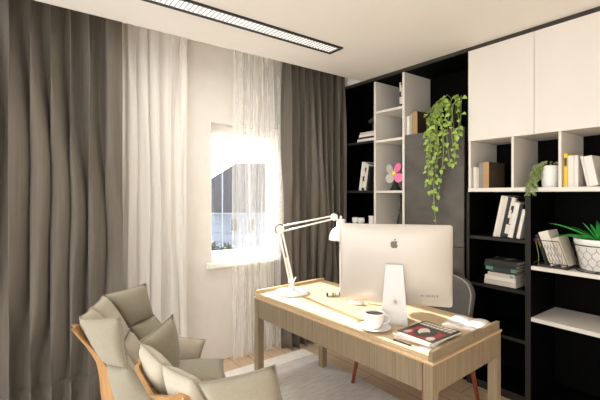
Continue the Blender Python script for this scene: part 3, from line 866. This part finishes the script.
# logo: bitten fruit outline with a leaf, slightly proud of the casing
def flat_shape(pts, y, s, ox, oz):
    bm = bmesh.new(); vs = [bm.verts.new((ox+s*a, y - (oz+s*b-cz-CH/2)*tilt, oz+s*b)) for a, b in pts]
    f = bm.faces.new(vs); r = bmesh.ops.extrude_face_region(bm, geom=[f]); 
    bmesh.ops.translate(bm, vec=(0, -.0012, 0), verts=[e for e in r['geom'] if isinstance(e, bmesh.types.BMVert)])
    bmesh.ops.triangulate(bm, faces=[f for f in bm.faces if len(f.verts) > 4])
    return bm
body = [(0, .33), (.10, .37), (.22, .40), (.36, .35), (.44, .26), (.36, .18), (.32, .06), (.34, -.06), (.40, -.16), (.48, -.21), (.42, -.36), (.32, -.51), (.21, -.59), (.10, -.56), (0, -.52), (-.10, -.56), (-.21, -.59), (-.33, -.50), (-.43, -.34), (-.48, -.12), (-.48, .08), (-.41, .26), (-.28, .37), (-.15, .39)]
leafp = [(-.02, .44), (.0, .58), (.08, .70), (.21, .76), (.20, .62), (.12, .50)]
# casing back plane at centre: y = yb_-.042 ; at the logo height
ylogo = yb_-.0425
obj('logo', flat_shape(body, ylogo, .043, 0, cz+CH*.765), LOGO, pc)
obj('logo_leaf', flat_shape(leafp, ylogo, .043, 0, cz+CH*.765), LOGO, pc)
bm = bmesh.new()
for k, wd in enumerate((.010, .005, .010, .008, .008, .007, .009)):
    x = .150 + .0145*k
    d_ = (max(0, 1-abs(x/(CW/2))**3.2)*max(0, 1-abs((.068-CH/2)/(CH/2))**3.2))**.55*.042
    yy = yb_ - d_ - (.068-CH/2)*tilt - .002
    box(bm, x, x+wd, yy-.0005, yy+.004, cz+.062, cz+.073)
obj('text_mark', bm, mat('text_grey', (.30, .28, .25), .5), pc)  # grey blocks standing in for a line of small lettering
bm = bmesh.new(); tube(bm, [(.0, .02, .132), (.004, .06, .06), (-.06, .16, .006), (-.18, .24, .004)], .003, 6); obj('cord', bm, METALW, pc, smooth=True)

ka, kb_ = V((1.945, 1.822, 0)), V((1.985, 1.728, 0))
pk = tag(empty('pencil', (ka.x, ka.y, TOP+.0042), math.atan2(kb_.y-ka.y, kb_.x-ka.x)), 'tan pencil lying under the monitor between mouse and stand', 'pencil')
bm = bmesh.new(); tube(bm, [(0, 0, 0), (.115, 0, 0)], .004, 6); obj('barrel', bm, OAKE, pk)
bm = bmesh.new(); tube(bm, [(.115, 0, 0), (.13, 0, 0)], [.0039, .0008], 6); obj('tip', bm, BLK, pk)

ms = tag(empty('computer_mouse', (1.885, 1.868, TOP), .6), 'white rounded computer mouse on the desk left of the monitor', 'mouse')
bm = bmesh.new(); lathe(bm, [(0, 0), (.030, 0), (.031, .006), (.028, .018), (.018, .028), (0, .031)], n=24, sx=1, sy=1.75); obj('body', bm, CERA, ms, smooth=True)
bm = bmesh.new(); tube(bm, [(0, .025, .0275), (0, .040, .0215)], .0025, 8); obj('scroll_wheel', bm, BLACKED, ms)

# white marker tube
mk = tag(empty('marker_tube', (1.845, 2.135, TOP+.0145), math.atan2(2.074-2.135, 1.965-1.845)), 'white tube with black ends and olive print lying on the desk', 'tube')
bm = bmesh.new(); tube(bm, [(.012, 0, 0), (.092, 0, 0)], .0140, 20); obj('barrel', bm, CERA, mk, smooth=False)
bm = bmesh.new(); tube(bm, [(0, 0, 0), (.0118, 0, 0)], .0138, 20); obj('end_cap', bm, BLK, mk)
bm = bmesh.new(); tube(bm, [(.0922, 0, 0), (.116, 0, 0)], .0143, 20); tube(bm, [(.119, 0, 0), (.135, 0, 0)], .0143, 20); tube(bm, [(.116, 0, 0), (.119, 0, 0)], .012, 20); obj('end_cap', bm, BLK, mk)
bm = bmesh.new(); tube(bm, [(.040, 0, 0), (.058, 0, 0)], .0143, 20, caps=False); obj('printed_band', bm, mat('olive_print', (.35, .33, .06), .5), mk)
bm = bmesh.new(); tube(bm, [(.064, 0, 0), (.070, 0, 0)], .0143, 20, caps=False); obj('printed_band', bm, mat('olive_pale', (.42, .38, .22), .5), mk)

# ------------------------------------------------------------------ cup, saucer
cx_, cy_ = 1.615, 1.462
sa = lofo('saucer', [(0, 0), (.045, 0), (.050, .004), (.082, .016), (.083, .019), (.078, .0185), (.045, .009), (0, .008)], CERA, n=40)
sa.location = (cx_, cy_, TOP); sa.scale = (1.08, 1.08, 1.0); tag(sa, 'white round saucer under the coffee cup', 'saucer')
cp = tag(empty('coffee_cup', (cx_, cy_, TOP+.0085)), 'white coffee cup full of black coffee on a saucer', 'cup'); cp.scale = (1.08, 1.08, 1.05)
lofo('body', [(0, .001), (.028, .001), (.030, .006), (.042, .025), (.050, .055), (.053, .082), (.0515, .083), (.048, .07), (.040, .028), (.026, .012), (0, .010)], CERA, cp, n=40)
lofo('coffee', [(.0478, .072), (.02, .0722), (0, .0722)], COFFEE, cp, n=40)
hd = RGT*.9 - FWD*.1; hd.normalize(); hy = V((0, 0, 1))
bm = bmesh.new(); tube(bm, [hd*.046+hy*.068, hd*.066+hy*.070, hd*.080+hy*.056, hd*.076+hy*.036, hd*.058+hy*.024, hd*.040+hy*.024], [.0055, .005, .005, .005, .005, .006], 10); obj('handle', bm, CERA, cp, smooth=True, subsurf=1)

# ------------------------------------------------------------------ magazines, papers, pencil
def cover_mat():
    m, N, L, P = nm('magazine_cover')
    tc = N.new('ShaderNodeTexCoord'); n = N.new('ShaderNodeTexVoronoi'); n.inputs['Scale'].default_value = 13
    mp = N.new('ShaderNodeMapping'); L.new(tc.outputs['Object'], mp.inputs['Vector']); L.new(mp.outputs['Vector'], n.inputs['Vector'])
    r = N.new('ShaderNodeValToRGB'); r.color_ramp.interpolation = 'CONSTANT'
    r.color_ramp.elements[0].color = (.03, .025, .022, 1); r.color_ramp.elements[1].color = (.06, .05, .045, 1); r.color_ramp.elements[1].position = .6
    L.new(n.outputs['Color'], r.inputs['Fac']); L.new(r.outputs['Color'], P.inputs['Base Color']); P.inputs['Roughness'].default_value = .3
    return m
COVER = cover_mat()
RED = mat('cover_red', (.33, .022, .035), .35); CWH = mat('cover_white', (.70, .66, .60), .4); CDK = mat('cover_dark', (.04, .03, .03), .35); CSK = mat('cover_pale', (.52, .44, .36), .4)
def magazine(name, label, corners_angle, loc, w, l, t, m, group):
    o = tag(empty(name, loc, corners_angle), label, 'magazine', group)
    bxo('pages', (0, w, 0, l, 0, t-.0006), PAPERW, o)
    c = bxo('cover', (-.001, w+.001, -.001, l+.001, t-.0005, t+.0003), m, o)
    return o, c
# local x runs from the near-left long edge to the masthead, y along
MA = math.atan2(1.353-1.312, 1.874-1.597)
g = 'magazines on the near corner of the desk'
m1, _ = magazine('magazine', 'white edged magazine at the bottom of the stack on desk corner', MA+.10-PI/2+.0, (1.602, 1.316, TOP), .215, .29, .009, CWH, g)
m2, _ = magazine('magazine', 'middle pale magazine fanned out under the red covered one', MA-.02-PI/2, (1.609, 1.316, TOP+.0096), .215, .285, .009, CSK, g)
m3, cv = magazine('magazine', 'top magazine with red, black and white cover on desk corner', MA-.13-PI/2, (1.595, 1.318, TOP+.0192), .215, .285, .010, COVER, g)
zt = .0104
# cover artwork: generic red panel with pale and dark shapes; pale bars where the masthead runs
def flat(poly, m, z, nme):
    bm = bmesh.new(); f = bm.faces.new([bm.verts.new((x, y, z)) for x, y in poly])
    r = bmesh.ops.extrude_face_region(bm, geom=[f]); bmesh.ops.translate(bm, vec=(0, 0, .0003), verts=[e for e in r['geom'] if isinstance(e, bmesh.types.BMVert)])
    bmesh.ops.triangulate(bm, faces=[f for f in bm.faces if len(f.verts) > 4])
    return obj(nme, bm, m, cv)
flat([(.02, .045), (.19, .04), (.20, .18), (.03, .20)], RED, zt, 'red_panel')
flat([(.0, .0), (.215, .0), (.215, .026), (.0, .028)], CSK, zt, 'photo_strip')
E_l = lambda cx, cy, a, b, n=18, r=0: [(cx + a*math.cos(2*PI*k/n)*math.cos(r) - b*math.sin(2*PI*k/n)*math.sin(r), cy + a*math.cos(2*PI*k/n)*math.sin(r) + b*math.sin(2*PI*k/n)*math.cos(r)) for k in range(n)]
flat(E_l(.11, .125, .055, .07), CDK, zt+.0004, 'cover_picture')
flat(E_l(.095, .135, .030, .050, r=.4), CWH, zt+.0008, 'cover_picture')
flat(E_l(.12, .110, .018, .034, r=-.3), CDK, zt+.0012, 'cover_picture')
flat(E_l(.175, .07, .020, .028), CWH, zt+.0004, 'cover_picture')
flat(E_l(.04, .075, .016, .030), CSK, zt+.0004, 'cover_picture')
# blurred masthead: two rows of pale blocks
bm = bmesh.new(); r2 = random.Random(4)
for row, (y0_, y1_) in enumerate(((.218, .244), (.251, .277))):
    x = .010
    while x < .195:
        wd = r2.uniform(.012, .022)
        box(bm, x, min(x+wd, .208), y0_, y1_, zt, zt+.0004); x += wd+.005
obj('masthead', bm, CWH, cv)
pn = tag(empty('pencil', (1.585, 1.300, TOP), 0), 'dark pencil with pale tip lying in front of the magazines', 'pencil')
pa = V((1.570, 1.292, 0)); pb = V((1.578, 1.179, 0)); pd = (pb-pa)
pn.location = (pa.x, pa.y, TOP+.0042); pn.rotation_euler = (0, 0, math.atan2(pd.y, pd.x))
bm = bmesh.new(); tube(bm, [(0, 0, 0), (.105, 0, 0)], .004, 6); obj('barrel', bm, BLK, pn)
bm = bmesh.new(); tube(bm, [(.105, 0, 0), (.122, 0, 0)], [.0039, .0008], 6); t_ = obj('tip', bm, CSK, pn); t_['label'] = 'pale tip'
def paper(label, loc, rz, w, l, sag, group, m=PAPERW):
    bm = bmesh.new(); n = 8; g_ = []
    for j in range(n+1):
        g_.append([bm.verts.new((w*i/n, l*j/n, .0012+sag*math.sin(i*1.3+j*.9)*math.sin(j*.7))) for i in range(n+1)])
    for j in range(n):
        for i in range(n): bm.faces.new((g_[j][i], g_[j][i+1], g_[j+1][i+1], g_[j+1][i]))
    o = obj('paper_sheet', bm, m, smooth=True); sd = o.modifiers.new('t', 'SOLIDIFY'); sd.thickness = .0008; sd.offset = 1
    o.location = loc; o.rotation_euler = (0, 0, rz); tag(o, label, 'paper', group)
    return o
paper('white sheet sticking out at the near corner of the desk, beside the magazines', (1.578, 1.082, TOP), .45, .075, .06, 0, None)
nb = tag(empty('open_notebook', (2.01, 1.092, TOP), .0), 'open white printed booklet on the desk near the right edge', 'booklet')
nb.rotation_euler = (0, 0, math.radians(12))
for sgn in (0, 1):
    bm = bmesh.new(); n = 12; top_, bot_ = [], []
    for j in range(n+1):
        tr, br = [], []
        for i in range(n+1):
            u = i/n; x = (u*.155); hgt = .013*math.sin(PI*min(1, (1-u)*1.0+.05))**.7*.9 + .004 + .002*math.sin(5*j/n+3*u)
            px = x if sgn else -x
            tr.append(bm.verts.new((j/n*.215, .09+(px*.62 if sgn else px*.62), hgt))); br.append(bm.verts.new((j/n*.215, .09+px*.62, .0)))
        top_.append(tr); bot_.append(br)
    for j in range(n):
        for i in range(n):
            bm.faces.new((top_[j][i], top_[j][i+1], top_[j+1][i+1], top_[j+1][i])); bm.faces.new((bot_[j][i], bot_[j+1][i], bot_[j+1][i+1], bot_[j][i+1]))
    for i in range(n):
        bm.faces.new((top_[0][i], bot_[0][i], bot_[0][i+1], top_[0][i+1])); bm.faces.new((top_[n][i], top_[n][i+1], bot_[n][i+1], bot_[n][i]))
        bm.faces.new((top_[i][0], top_[i+1][0], bot_[i+1][0], bot_[i][0])); bm.faces.new((top_[i][n], bot_[i][n], bot_[i+1][n], top_[i+1][n]))
    obj('page_block', bm, mat('printed_page', (.80, .77, .76), .6, noise=.13, scale=14), nb, smooth=True)

# ------------------------------------------------------------------ desk lamp
lp = tag(empty('desk_lamp', (1.705, 2.367, TOP)), 'white jointed desk lamp with round base beside the monitor', 'lamp')
def LP(x, y, z): return V((x-1.705, y-2.367, z-TOP))
lofo('base', [(0, 0), (.126, 0), (.130, .004), (.128, .012), (.110, .020), (.03, .027), (0, .027)], METALW, lp, n=48)
bm = bmesh.new(); tube(bm, [(0, 0, .025), (0, 0, .06)], .021, 18); tube(bm, [(0, 0, .058), LP(1.700, 2.371, .862)], [.017, .013], 14)
obj('socket', bm, METALW, lp, smooth=False)
e0 = LP(1.700, 2.371, .84); e1 = LP(1.633, 2.421, 1.232); h1 = LP(1.958, 2.176, 1.322)
dirp = (RGT).normalized()
for off in (-.014, .014):
    bm = bmesh.new(); tube(bm, [e0+dirp*off, e1+dirp*off*.9], .0065, 10); obj('lower_arm', bm, METALW, lp, smooth=True)
upv = V((0, 0, 1))
for off in (.020, -.022):
    bm = bmesh.new(); tube(bm, [e1+upv*off, h1+upv*(off*.55)], .0065, 10); obj('upper_arm', bm, METALW, lp, smooth=True)
bm = bmesh.new(); tube(bm, [e1-FWD*.018, e1+FWD*.018], .032, 20); obj('elbow_joint', bm, METALW, lp)
bm = bmesh.new(); n_ = 20
tube(bm, [e1-FWD*.019 + (RGT*math.cos(k*PI/12+.9)+upv*math.sin(k*PI/12+.9))*.036 for k in range(14)], .004, 6); obj('elbow_cable', bm, BLK, lp, smooth=True)
bm = bmesh.new(); p0 = e0.lerp(e1, .06); p1 = e0.lerp(e1, .45)
turns = 26; seg = []
ax = (p1-p0); an = ax.normalized(); s1 = an.cross(FWD).normalized(); s2 = an.cross(s1)
for k in range(turns*8+1):
    a_ = 2*PI*k/8; seg.append(p0+ax*(k/(turns*8)) + (s1*math.cos(a_)+s2*math.sin(a_))*.007)
tube(bm, seg, .0016, 5); obj('spring', bm, METALW, lp, smooth=True)
bm = bmesh.new(); p0 = e0 + V((0, 0, .0)); tube(bm, [p0-RGT*.022-FWD*.0, p0+RGT*.022], .013, 12); tube(bm, [p0+RGT*.020, p0+RGT*.035+upv*.03], .006, 8); obj('wing_knob', bm, METALW, lp)
bm = bmesh.new(); tube(bm, [h1-FWD*.016, h1+FWD*.016], .027, 18); obj('head_joint', bm, METALW, lp)
sc = LP(2.000, 2.145, 1.150)       # shade mouth centre
bm = bmesh.new(); tube(bm, [h1, sc + V((0, 0, .128))], .009, 10); obj('head_arm', bm, METALW, lp)
bm = bmesh.new(); tube(bm, [h1+upv*.02-RGT*.01, h1+upv*.038+RGT*.018, h1+upv*.018+RGT*.05, sc+V((0, 0, .165))-RGT*.02], .0042, 8); obj('cord', bm, BLK, lp, smooth=True)
lofo('shade', [(.088, 0), (.0895, .0), (.0885, .018), (.080, .052), (.062, .082), (.038, .098), (.034, .10), (.034, .152), (.030, .156), (0, .156), (0, .150), (.028, .148), (.030, .10), (.058, .078), (.076, .05), (.0865, .018), (.088, 0)], METALW, lp, c=sc, n=40)
lofo('switch', [(0, .156), (.009, .156), (.009, .178), (.005, .182), (0, .182)], METALW, lp, c=sc, n=14)
bm = bmesh.new(); bmesh.ops.create_uvsphere(bm, u_segments=16, v_segments=10, radius=.026, matrix=Matrix.Translation(sc+V((0, 0, .045)))); obj('bulb', bm, CERA, lp, smooth=True)

# ------------------------------------------------------------------ desk chair
CF = V((-.99, .10, 0)).normalized(); CSd = V((-CF.y, CF.x, 0))     # facing, and its left
dc = tag(empty('desk_chair', (2.41, 1.80, .0115), math.atan2(CF.y, CF.x)), 'grey upholstered desk chair with red-brown legs behind the desk', 'chair')
# local x = facing, y = left
def soft_box(name, bounds, m, parent, bevel, mtx=None):
    bm = bmesh.new(); box(bm, *bounds)
    bmesh.ops.bevel(bm, geom=list(bm.edges), offset=bevel, segments=5, profile=.6, affect='EDGES')
    if mtx: bmesh.ops.transform(bm, matrix=mtx, verts=bm.verts)
    return obj(name, bm, m, parent, smooth=True)
soft_box('seat', (-.22, .24, -.30, .30, .40, .475), SEATG, dc, .03)
# curved shell back
bm = bmesh.new(); n, mrows = 20, 12; A1, A2 = [], []
for j in range(mrows+1):
    v = j/mrows; z = .43 + v*.44; r1, r2_ = [], []
    for i in range(n+1):
        u = i/n*2-1
        wd = (.335 - .015*v)*(1-(max(0, v-.78)/.22)**2*.14)
        y = u*wd; x = -.235 - .10*v + .085*u*u*(1-.25*v)
        zt_ = z - .03*(abs(u)**4)*v
        r1.append(bm.verts.new((x+.026*(1-.25*abs(u)**3), y, zt_))); r2_.append(bm.verts.new((x-.022, y*1.02, zt_)))
    A1.append(r1); A2.append(r2_)
for j in range(mrows):
    for i in range(n):
        bm.faces.new((A1[j][i], A1[j][i+1], A1[j+1][i+1], A1[j+1][i])); bm.faces.new((A2[j][i], A2[j+1][i], A2[j+1][i+1], A2[j][i+1]))
rim_ = [(0, i) for i in range(n+1)] + [(j, n) for j in range(1, mrows+1)] + [(mrows, i) for i in range(n-1, -1, -1)] + [(j, 0) for j in range(mrows-1, 0, -1)]
for k in range(len(rim_)):
    a, b = rim_[k], rim_[(k+1) % len(rim_)]
    bm.faces.new((A1[a[0]][a[1]], A2[a[0]][a[1]], A2[b[0]][b[1]], A1[b[0]][b[1]]))
pip = [A1[j][0].co.copy() for j in range(mrows+1)] + [A1[mrows][i].co.copy() for i in range(1, n+1)] + [A1[j][n].co.copy() for j in range(mrows-1, -1, -1)]
bk_ = obj('backrest', bm, SEATG, dc, smooth=True)
bm = bmesh.new(); tube(bm, pip, .0042, 6); p_ = obj('piping', bm, PIPE, bk_, smooth=True); p_['label'] = 'pale piping'
for (x, y) in ((.235, .305), (.235, -.305), (-.22, .305), (-.22, -.305)):
    bm = bmesh.new(); tube(bm, [(x, y, .40), (x*1.22, y*1.17, 0 if x > 0 else -.0112)], [.021, .0125], 14); obj('leg', bm, REDW, dc, smooth=True)
bm = bmesh.new(); box(bm, -.24, .25, -.315, .315, .37, .40); obj('seat_frame', bm, REDW, dc, bevel=.005)
for sy in (1, -1):
    bm = bmesh.new(); tube(bm, [(-.23, sy*.322, .622), (-.10, sy*.335, .637), (.06, sy*.335, .632)], [.012, .016, .013], 10); tube(bm, [(.0, sy*.335, .625), (.03, sy*.30, .39)], .011, 10); obj('armrest', bm, REDW, dc, smooth=True)

# ------------------------------------------------------------------ armchairs
def armchair(cam_pos, face, zk, label, arm_len=.55, seed=0, lat=1.0, fb=0.0, hs=.168, flare=0.0, back=.035):
    pos = RGT*cam_pos[0] + FWD*cam_pos[1]
    fw = (RGT*face[0] + FWD*face[1]).normalized()
    ch = tag(empty('lounge_armchair', (pos.x, pos.y, .0118), math.atan2(fw.y, fw.x)), label, 'armchair', 'padded lounge armchairs on the rug')
    Z = lambda z: z*zk
    def cush(name, pts, t, m, sd, bow=(0, 0, 0), parent=None):
        bm = bmesh.new(); pillow(bm, *[V((p[0], p[1]*lat, Z(p[2]))) for p in pts], t, n=14, bow=bow, wr=.0022, seed=sd, pinch=.42)
        o = obj(name, bm, m, parent or ch, smooth=True)
        P4 = [V((p[0], p[1]*lat, Z(p[2]))) for p in pts]; c = sum(P4, V())/4
        rim = []
        for a in range(4):
            A_, B_ = P4[a], P4[(a+1) % 4]
            for k in range(8):
                t_ = k/8; p = A_.lerp(B_, t_); p = p + (c-p)*.05*(4*t_*(1-t_)); rim.append(p)
        rim.append(rim[0])
        bm = bmesh.new(); tube(bm, rim, .0026, 5, caps=False); obj('welt', bm, WELT, o, smooth=True)
        return o
    # rows of the shell: (z, f back, l back, f front, l front)
    # plywood shell: U in plan, wavy outline, leaning forward as it goes down
    bm = bmesh.new(); NJ, NI = 16, 32; S1, S2 = [], []
    for j in range(NJ+1):
        v = j/NJ; z = .34 + v*.545
        fo = .21*(1-v)**1.1 - back
        wav = -.042*math.sin(PI*2*v*1.0+.5)*(1 if v > .05 else .5)
        half = hs + .014*math.sin(PI*2*v)
        r1, r2_ = [], []
        for i in range(NI+1):
            u = i/NI*2-1
            a = abs(u)
            if a < .55: f, l = 0, u/.55*half
            else:
                tt = (a-.55)/.45; f, l = (.12-.07*v)*tt, math.copysign(half + flare*tt, u)
            f += .03*max(0, 1-((a-.55)/.12)**2) if abs(a-.55) < .12 else 0
            f += fo + wav*.6 + fb*1.3
            zz = z - (.03*(a-.5) if a > .5 else 0)*v - (.05*(1-a/.5)*v**6 if a < .5 else 0)
            r1.append(bm.verts.new((f, l*lat, Z(zz)))); 
            nx_ = -1 if a < .55 else -.35; ny_ = 0 if a < .55 else math.copysign(.93, u)
            r2_.append(bm.verts.new((f+nx_*.014, l*lat+ny_*.014, Z(zz))))
        S1.append(r1); S2.append(r2_)
    for j in range(NJ):
        for i in range(NI):
            bm.faces.new((S1[j][i], S1[j][i+1], S1[j+1][i+1], S1[j+1][i])); bm.faces.new((S2[j][i], S2[j+1][i], S2[j+1][i+1], S2[j][i+1]))
    rm = [(0, i) for i in range(NI+1)] + [(j, NI) for j in range(1, NJ+1)] + [(NJ, i) for i in range(NI-1, -1, -1)] + [(j, 0) for j in range(NJ-1, 0, -1)]
    for k in range(len(rm)):
        a, b = rm[k], rm[(k+1) % len(rm)]
        bm.faces.new((S1[a[0]][a[1]], S2[a[0]][a[1]], S2[b[0]][b[1]], S1[b[0]][b[1]]))
    # shell floor under the seat
    vs_ = [bm.verts.new((x, y*lat, Z(z))) for z in (.335, .32) for x, y in ((.17, .24), (.66, .30), (.66, -.30), (.17, -.24))]
    for q in ((0, 1, 2, 3), (7, 6, 5, 4), (0, 4, 5, 1), (1, 5, 6, 2), (2, 6, 7, 3), (3, 7, 4, 0)): bm.faces.new([vs_[k] for k in q])
    sh = obj('shell', bm, PLY, ch, smooth=True)
    em = sh.modifiers.new('es', 'EDGE_SPLIT'); em.split_angle = math.radians(40)
    # inner back pads: two columns, two rows, window light painted in by the paler cloth copy
    for s in (1, -1):
        cush('back_pad', [(-.015+fb, .0, .915), (-.01+fb, s*.20, .93), (.125+fb*.5, s*.215, .70), (.125+fb*.5, .0, .68)], .045, PADLIT, seed+3+s, bow=(-.01, 0, 0))
        cush('back_pad', [(.125, .0, .69), (.125, s*.225, .71), (.21, s*.25, .45), (.22, .0, .44)], .055, PADLIT, seed+8+s)
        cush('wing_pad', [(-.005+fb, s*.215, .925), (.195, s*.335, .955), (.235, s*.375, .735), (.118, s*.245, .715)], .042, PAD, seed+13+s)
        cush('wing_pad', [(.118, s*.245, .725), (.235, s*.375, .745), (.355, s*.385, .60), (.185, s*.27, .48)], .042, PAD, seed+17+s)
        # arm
        cush('arm_pad', [(.20, s*.315, .50), (.35, s*.375, .60), (arm_len, s*.345, .57), (arm_len-.04, s*.30, .42)], .045, PADLIT if s > 0 else PAD, seed+21+s)  # left arm gets the painted-lit cloth, right arm the shaded one
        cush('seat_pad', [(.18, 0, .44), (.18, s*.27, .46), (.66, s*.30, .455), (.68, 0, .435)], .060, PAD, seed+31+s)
    # swivel base
    lofo('pedestal', [(0, 0), (.030, 0), (.030, Z(.32)-.012), (0, Z(.32)-.012)], BLK, ch, c=(.40, 0, .012), n=20)
    for k in range(4):
        a = PI/4+k*PI/2
        bm = bmesh.new(); tube(bm, [(.40+.025*math.cos(a), .025*math.sin(a), .045), (.40+.29*math.cos(a), .29*math.sin(a), .013)], [.016, .0115], 10); obj('leg', bm, BLK, ch, smooth=True)
    return ch
armchair((-1.06, 1.995), (.975, .22), .985, 'beige padded lounge armchair with plywood shell nearer the drape', seed=1, hs=.190, flare=.05, back=.038)
armchair((-.432, 1.19), (.72, .69), 1.05, 'beige padded lounge armchair in the foreground nearest the desk leg', seed=50, lat=.95, fb=.022)

# ------------------------------------------------------------------ light
SKY_BACK, SKY_FRONT = 2.65, 6.5
wld = bpy.data.worlds.new('world'); SC.world = wld; wld.use_nodes = True
WN, WL = wld.node_tree.nodes, wld.node_tree.links
bg = WN['Background']
tc = WN.new('ShaderNodeTexCoord'); sx = WN.new('ShaderNodeSeparateXYZ'); WL.new(tc.outputs['Generated'], sx.inputs[0])
mr = WN.new('ShaderNodeMapRange'); mr.interpolation_type = 'SMOOTHSTEP'
mr.inputs['From Min'].default_value = .1; mr.inputs['From Max'].default_value = .75
mr.inputs['To Min'].default_value = SKY_BACK; mr.inputs['To Max'].default_value = SKY_FRONT
WL.new(sx.outputs['Y'], mr.inputs['Value']); WL.new(mr.outputs['Result'], bg.inputs['Strength'])
bg.inputs['Color'].default_value = (1, .985, .957, 1)
sun = bpy.data.lights.new('sun', 'SUN'); so = bpy.data.objects.new('sun', sun); COL.objects.link(so)
sun.energy = 20; sun.angle = math.radians(1.2); sun.color = (1, .93, .82)
sd_ = V((.03, -1, -.56)).normalized()
so.rotation_euler = sd_.to_track_quat('-Z', 'Y').to_euler()
so.location = (1.5, 8, 6)
al = bpy.data.lights.new('ceiling_light_lamp', 'AREA'); ao = bpy.data.objects.new('ceiling_light_lamp', al); COL.objects.link(ao)
al.shape = 'RECTANGLE'; al.size = 1.8; al.size_y = .11; al.energy = 14; al.color = (1, .96, .88)
ao.location = ((lx0+lx1)/2, (ly0+ly1)/2, ZC-.018)

SC.view_settings.view_transform = 'Standard'; SC.view_settings.look = 'None'
SC.view_settings.exposure = .28; SC.view_settings.gamma = 1; SC.view_settings.use_curve_mapping = False
try:
    SC.cycles.max_bounces = 10; SC.cycles.diffuse_bounces = 6; SC.cycles.transparent_max_bounces = 16
    SC.cycles.sample_clamp_indirect = 8
    SC.cycles.use_denoising = True
except Exception: pass
